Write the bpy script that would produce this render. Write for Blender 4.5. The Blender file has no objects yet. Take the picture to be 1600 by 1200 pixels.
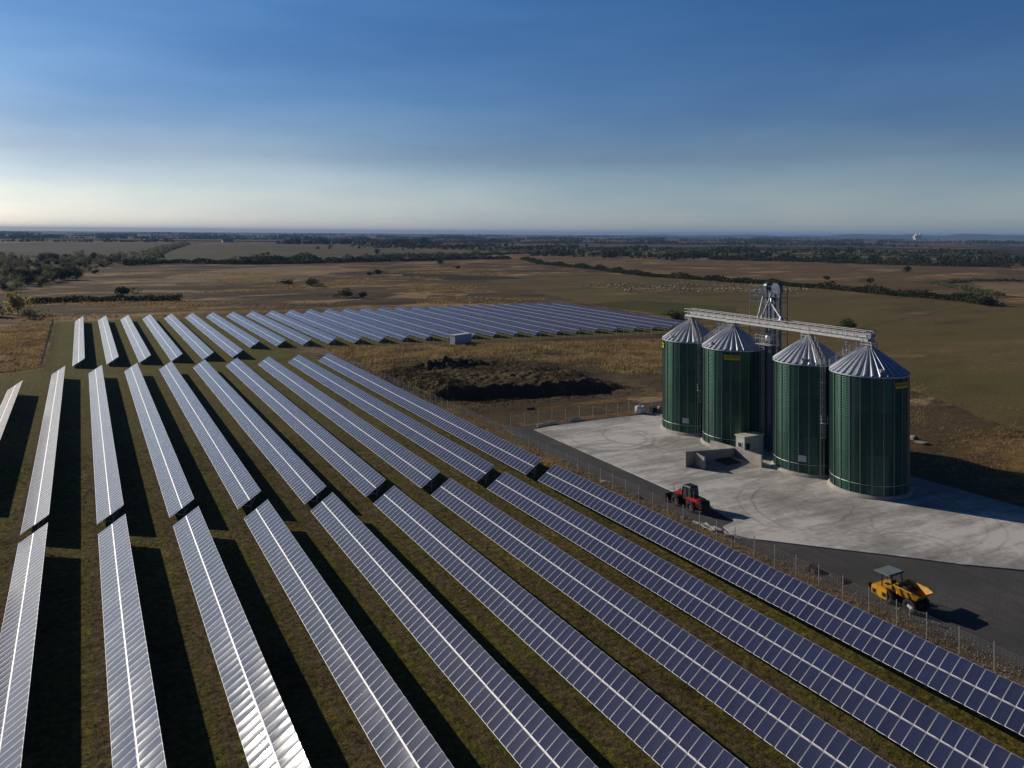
import bpy, bmesh, math, random
import numpy as np
from mathutils import Vector, Matrix
R = math.radians
SC = bpy.context.scene
COL = SC.collection
rng = np.random.default_rng(11)
random.seed(11)

# ------------------------------------------------------------------ camera
CAM_H = 35.55
def setup_camera():
    yaw, pitch, roll = R(28.866), R(1.0016), R(0.427)
    fw = Vector((math.sin(yaw)*math.cos(pitch), math.cos(yaw)*math.cos(pitch), math.sin(pitch)))
    rt = Vector((math.cos(yaw), -math.sin(yaw), 0)); up = rt.cross(fw)
    r2 = rt*math.cos(roll) + up*math.sin(roll); u2 = up*math.cos(roll) - rt*math.sin(roll)
    c = bpy.data.cameras.new('camera'); o = bpy.data.objects.new('camera', c); COL.objects.link(o)
    m = Matrix((r2, u2, -fw)).transposed().to_4x4(); m.translation = (0, 0, CAM_H)
    o.matrix_world = m
    c.sensor_width = 36; c.lens = 36*1223.2/1600; c.shift_y = (343.41-600)/1600; c.clip_start = 0.5; c.clip_end = 90000
    SC.camera = o
setup_camera()

# ------------------------------------------------------------------ light
SUN_AZ, SUN_EL = -31.0, 22.8
def setup_light():
    w = bpy.data.worlds.new("World"); SC.world = w; w.use_nodes = True
    nt = w.node_tree; N = nt.nodes; L = nt.links
    bg = N['Background']
    sk = N.new("ShaderNodeTexSky"); sk.sky_type = 'NISHITA'; sk.sun_disc = False
    sk.sun_elevation = R(SUN_EL); sk.sun_rotation = R(SUN_AZ); sk.air_density = 1.0; sk.dust_density = 0.8; sk.ozone_density = 2.0
    tc = N.new("ShaderNodeTexCoord"); sep = N.new("ShaderNodeSeparateXYZ"); L.new(tc.outputs['Generated'], sep.inputs[0])
    ramp = N.new("ShaderNodeValToRGB"); L.new(sep.outputs['Z'], ramp.inputs[0])
    cr = ramp.color_ramp
    cr.elements[0].position = 0.0; cr.elements[0].color = (0.92, 1.14, 1.78, 1)
    cr.elements[1].position = 1.0; cr.elements[1].color = (0.06, 0.11, 0.19, 1)
    for p, c in ((0.045, (0.68, 0.82, 1.14, 1)), (0.095, (0.41, 0.52, 0.75, 1)), (0.17, (0.31, 0.50, 0.80, 1)), (0.32, (0.21, 0.48, 0.82, 1)), (0.45, (0.15, 0.33, 0.58, 1)), (0.62, (0.09, 0.17, 0.30, 1))):
        e = cr.elements.new(p); e.color = c
    mul = N.new("ShaderNodeMix"); mul.data_type = 'RGBA'; mul.blend_type = 'MULTIPLY'; mul.inputs['Factor'].default_value = 1
    L.new(sk.outputs[0], mul.inputs['A']); L.new(ramp.outputs[0], mul.inputs['B'])
    # unseen sky behind the camera, dimmed and blued to darken shaded sides
    dt = N.new("ShaderNodeVectorMath"); dt.operation = 'DOT_PRODUCT'; L.new(tc.outputs['Generated'], dt.inputs[0]); dt.inputs[1].default_value = (math.sin(R(10)), math.cos(R(10)), 0)
    mr = N.new("ShaderNodeMapRange"); mr.interpolation_type = 'SMOOTHSTEP'; L.new(dt.outputs['Value'], mr.inputs['Value'])
    for k, v in (('From Min', -0.35), ('From Max', 0.45), ('To Min', 0.0), ('To Max', 1.0)): mr.inputs[k].default_value = v
    back = N.new("ShaderNodeMix"); back.data_type = 'RGBA'; back.blend_type = 'MULTIPLY'; back.inputs['Factor'].default_value = 1
    L.new(mul.outputs['Result'], back.inputs['A']); tint = N.new("ShaderNodeMix"); tint.data_type = 'RGBA'; tint.inputs['A'].default_value = (0.20, 0.32, 0.52, 1); tint.inputs['B'].default_value = (1, 1, 1, 1); L.new(mr.outputs[0], tint.inputs['Factor']); L.new(tint.outputs['Result'], back.inputs['B']); mul = back
    # thin high cloud: stretched veils, a little lighter than the blue
    mp = N.new("ShaderNodeMapping"); mp.inputs['Scale'].default_value = (1.1, 1.1, 5.5); mp.inputs['Rotation'].default_value = (0.08, 0.05, 0.5)
    L.new(tc.outputs['Generated'], mp.inputs[0])
    nz = N.new("ShaderNodeTexNoise"); nz.inputs['Scale'].default_value = 1.7; nz.inputs['Detail'].default_value = 7; nz.inputs['Roughness'].default_value = 0.55
    L.new(mp.outputs[0], nz.inputs[0])
    r2 = N.new("ShaderNodeValToRGB"); r2.color_ramp.elements[0].position = 0.38; r2.color_ramp.elements[1].position = 0.72
    r2.color_ramp.elements[0].color = (1, 1, 1, 1); r2.color_ramp.elements[1].color = (1.95, 1.62, 1.34, 1)
    L.new(nz.outputs[0], r2.inputs[0])
    m2 = N.new("ShaderNodeMix"); m2.data_type = 'RGBA'; m2.blend_type = 'MULTIPLY'; m2.inputs['Factor'].default_value = 0.5
    L.new(mul.outputs['Result'], m2.inputs['A']); L.new(r2.outputs[0], m2.inputs['B'])
    L.new(m2.outputs['Result'], bg.inputs[0]); bg.inputs[1].default_value = 0.088
    s = bpy.data.lights.new("sun", 'SUN'); s.energy = 3.4; s.angle = R(0.5); s.color = (1.0, 0.90, 0.76)
    o = bpy.data.objects.new("sun", s); COL.objects.link(o)
    d = Vector((math.sin(R(SUN_AZ))*math.cos(R(SUN_EL)), math.cos(R(SUN_AZ))*math.cos(R(SUN_EL)), math.sin(R(SUN_EL))))
    o.rotation_euler = (-d).to_track_quat('-Z', 'Y').to_euler(); o.location = (0, 0, 200)
    v = SC.view_settings; v.view_transform = 'Standard'; v.look = 'None'; v.exposure = 0.0; v.gamma = 1; v.use_curve_mapping = False
setup_light()

# ------------------------------------------------------------------ materials
class NT:
    """small helper round a material's node tree"""
    def __init__(s, name):
        s.m = bpy.data.materials.new(name); s.m.use_nodes = True
        s.t = s.m.node_tree; s.n = s.t.nodes; s.l = s.t.links; s.b = s.n['Principled BSDF']
    def new(s, typ, **kw):
        n = s.n.new('ShaderNode'+typ)
        for k, v in kw.items(): setattr(n, k, v)
        return n
    def set(s, inp, v):
        if hasattr(v, 'is_linked') or hasattr(v, 'links'): s.l.new(v, inp)
        else: inp.default_value = v
    def pos(s): return s.new('NewGeometry').outputs['Position']
    def obj(s): return s.new('TexCoord').outputs['Object']
    def uv(s): return s.new('TexCoord').outputs['UV']
    def mapping(s, v, scale=(1, 1, 1), rot=(0, 0, 0)):
        m = s.new('Mapping'); s.l.new(v, m.inputs[0]); m.inputs['Scale'].default_value = scale; m.inputs['Rotation'].default_value = rot; return m.outputs[0]
    def noise(s, v, scale, detail=4, rough=0.55):
        n = s.new('TexNoise'); s.l.new(v, n.inputs[0]); n.inputs['Scale'].default_value = scale; n.inputs['Detail'].default_value = detail; n.inputs['Roughness'].default_value = rough
        return n.outputs[0]
    def math(s, op, a, b=0.0, c=0.0, clamp=False):
        n = s.new('Math', operation=op, use_clamp=clamp); s.set(n.inputs[0], a); s.set(n.inputs[1], b); s.set(n.inputs[2], c); return n.outputs[0]
    def ramp(s, f, stops):
        n = s.new('ValToRGB'); s.l.new(f, n.inputs[0]); e = n.color_ramp.elements
        while len(e) < len(stops): e.new(0.5)
        for i, (p, c) in enumerate(stops):
            e[i].position = p; e[i].color = (*c, 1) if len(c) == 3 else c
        return n.outputs[0]
    def mix(s, f, a, b, mode='MIX'):
        n = s.new('Mix', data_type='RGBA', blend_type=mode); s.set(n.inputs['Factor'], f)
        for k, v in (('A', a), ('B', b)):
            if isinstance(v, tuple) and len(v) == 3: v = (*v, 1)
            s.set(n.inputs[k], v)
        return n.outputs['Result']
    def sep(s, v):
        n = s.new('SeparateXYZ'); s.l.new(v, n.inputs[0]); return n.outputs
    def bump(s, h, strength=0.5, dist=0.1):
        n = s.new('Bump'); n.inputs['Strength'].default_value = strength; n.inputs['Distance'].default_value = dist; s.l.new(h, n.inputs['Height'])
        s.l.new(n.outputs[0], s.b.inputs['Normal']); return n
    def base(s, c): s.set(s.b.inputs['Base Color'], (*c, 1) if isinstance(c, tuple) and len(c) == 3 else c)
    def rough(s, v): s.set(s.b.inputs['Roughness'], v)

def simple(name, col, rough=0.5, metal=0.0, var=0.25, scale=3.0, bump=0.0, spec=0.5, world=True):
    t = NT(name); v = t.pos() if world else t.obj()
    n = t.noise(v, scale, 5)
    lo = tuple(c*(1-var) for c in col); hi = tuple(min(1, c*(1+var)) for c in col)
    t.base(t.ramp(n, [(0.3, lo), (0.7, hi)])); t.rough(rough); t.b.inputs['Metallic'].default_value = metal
    t.b.inputs['Specular IOR Level'].default_value = spec
    if bump: t.bump(t.noise(v, scale*6, 4), bump, 0.05)
    return t.m

def ground_mat(name, dark, mid, light, s1=0.012, s2=0.09, s3=0.8, bal=0.0, stripe=None, bump=0.6, green=None, gs=0.02, streak=None, drip=None, patches=None):
    """dry land: three scales of patches between a dark, a middle and a straw colour"""
    t = NT(name); p = t.pos()
    if streak: pm = t.mapping(p, (streak[0], streak[1], 1), (0, 0, streak[2]))
    else: pm = p
    a = t.noise(pm, s1, 5, 0.6); b = t.noise(pm, s2, 5, 0.6); c = t.noise(p, s3, 4, 0.65)
    f = t.math('ADD', t.math('MULTIPLY', a, 0.5), t.math('ADD', t.math('MULTIPLY', b, 0.32), t.math('MULTIPLY', c, 0.18)))
    if bal: f = t.math('ADD', f, bal)
    col = t.ramp(f, [(0.41, dark), (0.475, mid), (0.515, mid), (0.59, light)])
    if green:
        g = t.ramp(t.noise(p, gs, 4), [(0.45, (0, 0, 0)), (0.65, (1, 1, 1))]); col = t.mix(g, col, green)
    if patches:
        ps, amt, thr = patches; pw = t.mapping(p, (0.55, 1.0, 1), (0, 0, R(28)))
        st = t.ramp(t.noise(pw, ps, 7, 0.68), [(thr, (0, 0, 0)), (thr+.05, (amt, amt, amt))]); col = t.mix(st, col, (0.400, 0.285, 0.155))
        dk = t.ramp(t.noise(pw, ps*.7, 7, 0.7), [(0.40, (amt*.8, amt*.8, amt*.8)), (0.46, (0, 0, 0))]); col = t.mix(dk, col, tuple(0.75*x for x in dark))
    if drip:
        sx = t.sep(p)[0]; fr = t.math('FRACT', t.math('DIVIDE', t.math('SUBTRACT', sx, drip[0]), drip[1])); dd = t.math('ABSOLUTE', t.math('SUBTRACT', fr, 0.5)); wob = t.math('MULTIPLY', t.math('SUBTRACT', t.noise(p, 0.35, 4), 0.5), 0.22)
        dm = t.ramp(t.math('ADD', dd, wob), [(0.40, (0, 0, 0)), (0.47, (0.75, 0.75, 0.75))]); col = t.mix(dm, col, (0.115, 0.080, 0.048))
        gy = t.new('MapRange'); t.l.new(t.sep(p)[1], gy.inputs['Value']); gy.inputs['From Min'].default_value = 110; gy.inputs['From Max'].default_value = 260; gy.inputs['To Max'].default_value = 0.75
        col = t.mix(gy.outputs[0], col, t.mix(t.noise(p, 0.12, 4), (0.125, 0.128, 0.022), (0.200, 0.172, 0.045)))
        mot = t.ramp(t.noise(p, 1.5, 6, 0.72), [(0.32, (0.30, 0.32, 0.32)), (0.49, (0.92, 0.92, 0.90)), (0.66, (1.85, 1.75, 1.6))]); col = t.mix(1.0, col, mot, 'MULTIPLY')
        bare = t.ramp(t.noise(p, 0.28, 5, 0.7), [(0.54, (0, 0, 0)), (0.66, (0.6, 0.6, 0.6))]); col = t.mix(bare, col, (0.140, 0.106, 0.064))
    fine = t.ramp(t.noise(p, s3*3.5, 3, 0.7), [(0.25, (0.62, 0.62, 0.62)), (0.75, (1.32, 1.32, 1.32))])
    col = t.mix(1.0, col, fine, 'MULTIPLY')
    if stripe:
        ang, per, amt = stripe
        w = t.new('TexWave', bands_direction='X'); t.l.new(t.mapping(p, (1, 1, 1), (0, 0, ang)), w.inputs[0]); w.inputs['Scale'].default_value = 0.314/per
        w.inputs['Distortion'].default_value = 1.2; w.inputs['Detail'].default_value = 2; w.inputs['Detail Scale'].default_value = 0.3
        col = t.mix(amt, col, t.mix(w.outputs['Fac'], tuple(0.6*x for x in dark), light))
    t.base(col); t.rough(0.95); t.b.inputs['Specular IOR Level'].default_value = 0.1
    if bump: t.bump(t.math('ADD', t.noise(p, s3*1.5, 5, 0.7), t.math('MULTIPLY', b, 2.0)), bump, 0.5)
    return t.m

def foliage(name, c1, c2, c3, scale=0.35, through=0.3):
    t = NT(name); n = t.noise(t.pos(), scale, 4, 0.6); col = t.ramp(n, [(0.3, c1), (0.5, c2), (0.72, c3)])
    t.base(col); t.rough(0.8); t.b.inputs['Specular IOR Level'].default_value = 0.15
    tr = t.new('BsdfTranslucent'); t.l.new(col, tr.inputs[0]); mx = t.new('MixShader'); mx.inputs[0].default_value = through
    t.l.new(t.b.outputs[0], mx.inputs[1]); t.l.new(tr.outputs[0], mx.inputs[2]); t.l.new(mx.outputs[0], t.n['Material Output'].inputs[0])
    return t.m

M = {}
SCR = ((0.105, 0.108, 0.070), (0.160, 0.158, 0.096), (0.230, 0.218, 0.125))
M['land'] = ground_mat('dry_land', (0.064, 0.042, 0.020), (0.113, 0.076, 0.037), (0.327, 0.200, 0.069), 0.011, 0.05, 0.5, streak=(0.6, 1.0, R(25)), patches=(0.032, 0.85, 0.540))
M['grass'] = ground_mat('array_grass', (0.054, 0.043, 0.010), (0.110, 0.091, 0.019), (0.197, 0.151, 0.037), 0.03, 0.22, 1.6, green=(0.102, 0.106, 0.015), gs=0.05, drip=(-21.4, 7.7794))
M['pasture'] = ground_mat('pasture_field', (0.100, 0.070, 0.032), (0.158, 0.116, 0.046), (0.250, 0.173, 0.075), 0.010, 0.045, 0.45, green=(0.140, 0.118, 0.039), gs=0.012, streak=(0.3, 1.0, R(28)), bump=0.4, patches=(0.030, 0.40, 0.58))
M['greenfield'] = ground_mat('green_field', (0.060, 0.065, 0.017), (0.080, 0.083, 0.022), (0.110, 0.103, 0.032), 0.02, 0.1, 0.6, bump=0.3)
M['ploughed'] = ground_mat('ploughed_field', (0.080, 0.069, 0.049), (0.105, 0.088, 0.060), (0.132, 0.108, 0.069), 0.004, 0.03, 0.3, stripe=(R(20), 9, 0.12), bump=0.3)
M['stubble'] = ground_mat('stubble_field', (0.090, 0.076, 0.039), (0.120, 0.102, 0.052), (0.150, 0.123, 0.060), 0.004, 0.03, 0.3, stripe=(R(-30), 11, 0.10), bump=0.3, patches=(0.02, 0.25, 0.60))
M['brownfield'] = ground_mat('brown_field', (0.104, 0.069, 0.032), (0.157, 0.104, 0.047), (0.261, 0.165, 0.065), 0.006, 0.03, 0.3, streak=(0.35, 1, R(20)), bump=0.3, patches=(0.022, 0.7, 0.55))
M['roughband'] = ground_mat('rough_band', (0.100, 0.072, 0.039), (0.188, 0.134, 0.067), (0.350, 0.246, 0.127), 0.03, 0.12, 0.9, patches=(0.10, 0.7, 0.55))
M['straw'] = ground_mat('straw_field', (0.140, 0.103, 0.059), (0.250, 0.179, 0.094), (0.420, 0.298, 0.148), 0.010, 0.05, 0.4, streak=(0.3, 1, R(20)), bump=0.4, patches=(0.05, 0.7, 0.54))
M['darkfield'] = ground_mat('dark_field', (0.032, 0.028, 0.018), (0.042, 0.036, 0.022), (0.062, 0.049, 0.027), 0.01, 0.05, 0.5, bump=0.3)
M['soil'] = ground_mat('bare_soil', (0.060, 0.045, 0.026), (0.110, 0.082, 0.046), (0.180, 0.132, 0.068), 0.03, 0.2, 1.2, bump=1.0, patches=(0.12, 0.35, 0.60))
M['track'] = ground_mat('dirt_track', (0.080, 0.061, 0.033), (0.115, 0.090, 0.049), (0.160, 0.122, 0.065), 0.03, 0.15, 1.0, bump=0.5)
M['rubble_ground'] = ground_mat('rubble_verge', (0.106, 0.079, 0.040), (0.188, 0.144, 0.074), (0.325, 0.257, 0.138), 0.08, 0.5, 2.4, bump=1.0)
M['tuft'] = foliage('grass_tuft', (0.056, 0.056, 0.009), (0.108, 0.098, 0.020), (0.188, 0.150, 0.037), 0.25, 0.4)
M['drytuft'] = foliage('dry_tuft', (0.204, 0.140, 0.068), (0.384, 0.269, 0.123), (0.576, 0.411, 0.198), 0.12, 0.45)
M['bush'] = foliage('bush_leaf', (0.030, 0.035, 0.010), (0.052, 0.059, 0.016), (0.095, 0.096, 0.026), 0.12)
M['scrub'] = foliage('scrub_leaf', *SCR, 0.06, 0.5)
M['autumn'] = foliage('autumn_leaf', (0.26, 0.22, 0.075), (0.40, 0.335, 0.105), (0.56, 0.46, 0.16), 0.3, 0.55)
M['farwood'] = foliage('far_wood_leaf', (0.036, 0.041, 0.017), (0.056, 0.061, 0.024), (0.090, 0.086, 0.035), 0.02)
M['weed'] = foliage('weed_leaf', (0.040, 0.034, 0.018), (0.070, 0.056, 0.028), (0.115, 0.090, 0.045), 0.2)
M['bark'] = simple('bark', (0.100, 0.073, 0.040), 0.9)
M['hill'] = ground_mat('hill_land', (0.050, 0.049, 0.029), (0.075, 0.069, 0.040), (0.120, 0.098, 0.050), 0.0012, 0.006, 0.05, bump=0)

def panel_glass():
    t = NT('panel_glass'); p = t.pos(); u = t.sep(t.uv())
    def line(c, n, w):
        fr = t.math('FRACT', t.math('MULTIPLY', c, n))
        d = t.math('ABSOLUTE', t.math('SUBTRACT', fr, 0.5))
        return t.math('GREATER_THAN', d, 0.5-w)
    g = t.math('MAXIMUM', line(u[0], 10, 0.035), line(u[1], 6, 0.03))
    bus = t.math('MULTIPLY', line(u[1], 18, 0.03), 0.35)
    g = t.math('MAXIMUM', g, bus)
    oi = t.new('ObjectInfo').outputs['Random']
    tone = t.ramp(oi, [(0.0, (0.82, 0.84, 0.90)), (1.0, (1.16, 1.14, 1.12))])
    cell = t.ramp(t.noise(p, 9, 3, 0.6), [(0.3, (0.0120, 0.0200, 0.074)), (0.7, (0.0200, 0.0310, 0.108))])
    cell = t.mix(1.0, cell, tone, 'MULTIPLY')
    col = t.mix(t.math('MULTIPLY', g, 0.55), cell, (0.14, 0.15, 0.20))
    dust = t.noise(t.mapping(p, (0.5, 2.2, 0.5), (0, 0, 0)), 0.9, 6, 0.65)
    col = t.mix(t.math('MULTIPLY', t.ramp(dust, [(0.35, (0, 0, 0)), (0.8, (1, 1, 1))]), 0.05), col, (0.35, 0.31, 0.26))
    t.base(col)
    big = t.noise(t.mapping(p, (0.45, 1.5, 0.45), (0, 0, R(-20))), 0.55, 6, 0.6)
    t.rough(t.math('ADD', t.math('MULTIPLY', t.ramp(big, [(0.38, (0, 0, 0)), (0.62, (1, 1, 1))]), 0.055), 0.085))
    t.b.inputs['Coat Weight'].default_value = 0.26; t.b.inputs['Coat Roughness'].default_value = 0.56; t.b.inputs['Coat IOR'].default_value = 1.45
    t.b.inputs['IOR'].default_value = 1.34
    t.bump(t.noise(t.mapping(p, (0.4, 0.75, 0.4), (0, 0, R(-25))), 0.55, 3, 0.5), 0.055, 0.12)
    return t.m
M['glass'] = panel_glass()
M['alu'] = simple('panel_frame_aluminium', (0.52, 0.52, 0.56), 0.42, 0.25, 0.08, 2.0)
M['galv'] = simple('galvanised_steel', (0.40, 0.43, 0.48), 0.42, 0.85, 0.18, 1.5)
M['bluesteel'] = simple('shaded_blue_steel', (0.16, 0.19, 0.235), 0.45, 0.75, 0.2, 1.5)  # blue grey steel, base darkened to stand in for the tower's shade
M['galv_light'] = simple('bright_galvanised_steel', (0.54, 0.54, 0.54), 0.5, 0.35, 0.14, 1.5)
M['wire'] = simple('fence_wire', (0.30, 0.30, 0.30), 0.6, 0.4, 0.1)
M['postmetal'] = simple('fence_post_metal', (0.36, 0.345, 0.32), 0.55, 0.2, 0.2)

def silo_wall_mat():
    t = NT('green_corrugated_wall'); o = t.obj(); s = t.sep(o)
    wv = t.math('SINE', t.math('MULTIPLY', s[2], 2*math.pi/0.22))
    seam = t.math('GREATER_THAN', t.math('ABSOLUTE', t.math('SUBTRACT', t.math('FRACT', t.math('DIVIDE', s[2], 1.16)), 0.5)), 0.485)
    n = t.noise(t.mapping(o, (1, 1, 0.25)), 0.8, 5)
    col = t.ramp(n, [(0.3, (0.038, 0.092, 0.068)), (0.7, (0.054, 0.122, 0.092))])
    ang = t.math('MULTIPLY', t.math('ADD', t.math('ARCTAN2', s[1], s[0]), math.pi), 22/(2*math.pi))
    wn = t.new('TexWhiteNoise', noise_dimensions='1D'); t.l.new(t.math('ADD', t.math('FLOOR', ang), t.math('MULTIPLY', t.math('FLOOR', t.math('DIVIDE', s[2], 5.8)), 37.0)), wn.inputs['W'])
    col = t.mix(1.0, col, t.ramp(wn.outputs[0], [(0, (0.72, 0.74, 0.72)), (1, (1.2, 1.18, 1.12))]), 'MULTIPLY')
    dirt = t.ramp(t.math('ADD', s[2], t.math('MULTIPLY', n, 1.5)), [(0.0, (1, 1, 1)), (1.0, (0, 0, 0))])
    col = t.mix(t.math('MULTIPLY', dirt, 0.4), col, (0.16, 0.14, 0.10))
    col = t.mix(t.math('MULTIPLY', seam, 0.5), col, (0.02, 0.035, 0.028))
    t.base(col); t.rough(0.36); t.b.inputs['Metallic'].default_value = 0.86; t.b.inputs['Specular IOR Level'].default_value = 0.35
    t.bump(wv, 0.45, 0.025)
    return t.m
M['silo'] = silo_wall_mat()
M['rib'] = simple('stiffener_steel', (0.20, 0.25, 0.24), 0.45, 0.8, 0.15)
def roof_mat():
    t = NT('silo_roof_sheet'); p = t.pos()
    t.base(t.ramp(t.noise(p, 1.2, 5), [(0.3, (0.50, 0.535, 0.60)), (0.7, (0.64, 0.675, 0.735))]))
    t.rough(t.math('ADD', t.math('MULTIPLY', t.noise(p, 4, 3), 0.2), 0.42)); t.b.inputs['Metallic'].default_value = 0.55
    t.bump(t.noise(p, 2.5, 3), 0.1, 0.05)
    return t.m
M['roof'] = roof_mat()
def concrete_yard_mat():
    t = NT('yard_concrete'); p = t.pos()
    a = t.noise(p, 0.05, 5, 0.6); st = t.noise(t.mapping(p, (0.25, 1.6, 1), (0, 0, R(55))), 0.35, 6, 0.65); c = t.noise(p, 1.2, 5, 0.65)
    f = t.math('ADD', t.math('MULTIPLY', a, 0.52), t.math('ADD', t.math('MULTIPLY', st, 0.33), t.math('MULTIPLY', c, 0.15)))
    col = t.ramp(f, [(0.38, (0.225, 0.214, 0.200)), (0.48, (0.410, 0.390, 0.362)), (0.56, (0.680, 0.650, 0.610))])
    s = t.sep(p); brk = t.noise(p, 0.22, 3)
    marks = None
    for cx, cy, r, w in ((83.9, 55.9, 4.84, .16), (84.2, 56.4, 3.30, .13), (79.1, 62.4, 2.86, .16), (78.5, 61.6, 4.62, .13), (80.7, 111.8, 8.25, .25), (81.2, 111.9, 6.49, .22), (87.1, 110.4, 6.60, .22), (92.4, 56.0, 9.90, .2), (75.3, 99.5, 9.90, .2), (89.2, 67.1, 13.75, .18), (89.2, 67.1, 15.62, .18), (81.7, 77.5, 11.55, .16)):
        dx = t.math('SUBTRACT', s[0], cx); dy = t.math('SUBTRACT', s[1], cy)
        d = t.math('SQRT', t.math('ADD', t.math('MULTIPLY', dx, dx), t.math('MULTIPLY', dy, dy)))
        d = t.math('ADD', d, t.math('MULTIPLY', t.math('SUBTRACT', brk, 0.5), 1.6))
        m = t.math('SUBTRACT', 1.0, t.math('DIVIDE', t.math('ABSOLUTE', t.math('SUBTRACT', d, r)), w*1.6), clamp=True)
        marks = m if marks is None else t.math('MAXIMUM', marks, m)
    marks = t.math('MULTIPLY', marks, t.ramp(t.noise(p, 0.09, 3), [(0.38, (0, 0, 0)), (0.58, (0.48, 0.48, 0.48))]))
    col = t.mix(marks, col, (0.10, 0.095, 0.09))
    joint = None
    t.base(col); t.rough(0.85); t.b.inputs['Specular IOR Level'].default_value = 0.25
    t.bump(t.noise(p, 3, 5), 0.25, 0.05)
    return t.m
M['yard'] = concrete_yard_mat()
def gravel_mat():
    t = NT('yard_gravel'); p = t.pos()
    a = t.noise(p, 0.12, 5, 0.6); b = t.noise(p, 3.4, 6, 0.85); tr = t.noise(t.mapping(p, (2.0, 0.12, 1), (0, 0, 0)), 0.5, 4)
    f = t.math('ADD', t.math('MULTIPLY', a, 0.45), t.math('ADD', t.math('MULTIPLY', b, 0.42), t.math('MULTIPLY', tr, 0.20)))
    t.base(t.ramp(f, [(0.35, (0.055, 0.053, 0.051)), (0.55, (0.092, 0.088, 0.084)), (0.70, (0.165, 0.153, 0.138))]))
    t.rough(0.9); t.b.inputs['Specular IOR Level'].default_value = 0.2; t.bump(t.noise(p, 7, 5, 0.8), 0.9, 0.08)
    return t.m
M['gravel'] = gravel_mat()
M['concrete'] = simple('cast_concrete', (0.36, 0.335, 0.30), 0.85, 0, 0.22, 0.9, 0.2)
M['plinth'] = simple('plinth_concrete', (0.42, 0.38, 0.33), 0.9, 0, 0.2, 0.9, 0.2)
M['render'] = simple('white_render', (0.50, 0.49, 0.47), 0.85, 0, 0.12, 1.0, 0.1)
M['cap'] = simple('roof_slab', (0.60, 0.55, 0.46), 0.85, 0, 0.2, 1.5, 0.2)
M['dark'] = simple('dark_opening', (0.02, 0.022, 0.025), 0.4)
M['black'] = simple('black_paint', (0.018, 0.018, 0.02), 0.5)
M['tyre'] = simple('tyre_rubber', (0.028, 0.027, 0.026), 0.85, 0, 0.3, 4)
M['rim'] = simple('wheel_rim', (0.13, 0.125, 0.12), 0.55, 0.2)
M['red'] = simple('red_paint', (0.50, 0.016, 0.020), 0.38, 0, 0.18, 2.5)
M['yellow'] = simple('yellow_paint', (0.82, 0.40, 0.018), 0.45, 0, 0.12, 2.5)
M['yellow_dirty'] = simple('worn_yellow_paint', (0.72, 0.36, 0.03), 0.6, 0, 0.3, 3.5)
M['canopy'] = simple('grey_green_canopy', (0.20, 0.25, 0.23), 0.5, 0, 0.12, 2.5)
M['white'] = simple('white_paint', (0.72, 0.72, 0.70), 0.5, 0, 0.1, 2)
M['offwhite'] = simple('cabin_panel', (0.55, 0.57, 0.58), 0.5, 0, 0.08, 1.0)
M['signyellow'] = simple('sign_yellow', (0.62, 0.48, 0.03), 0.5, 0, 0.08)
M['wool'] = simple('sheep_wool', (0.428, 0.374, 0.307), 0.95, 0, 0.25, 0.2)
M['stone'] = simple('rubble_stone', (0.27, 0.235, 0.19), 0.9, 0, 0.45, 0.9)
M['lamp'] = simple('amber_lens', (0.75, 0.35, 0.05), 0.3)
M['soil_load'] = simple('soil_load', (0.055, 0.042, 0.032), 0.95, 0, 0.4, 3, 0.5)
M['farwall'] = simple('far_wall', (0.76, 0.66, 0.60), 0.8)
M['farroof'] = simple('far_roof', (0.30, 0.16, 0.11), 0.8)
def cabglass():
    t = NT('cab_glass'); t.base((0.06, 0.085, 0.075)); t.rough(0.08); t.b.inputs['IOR'].default_value = 1.5; return t.m
M['cabglass'] = cabglass()

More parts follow.
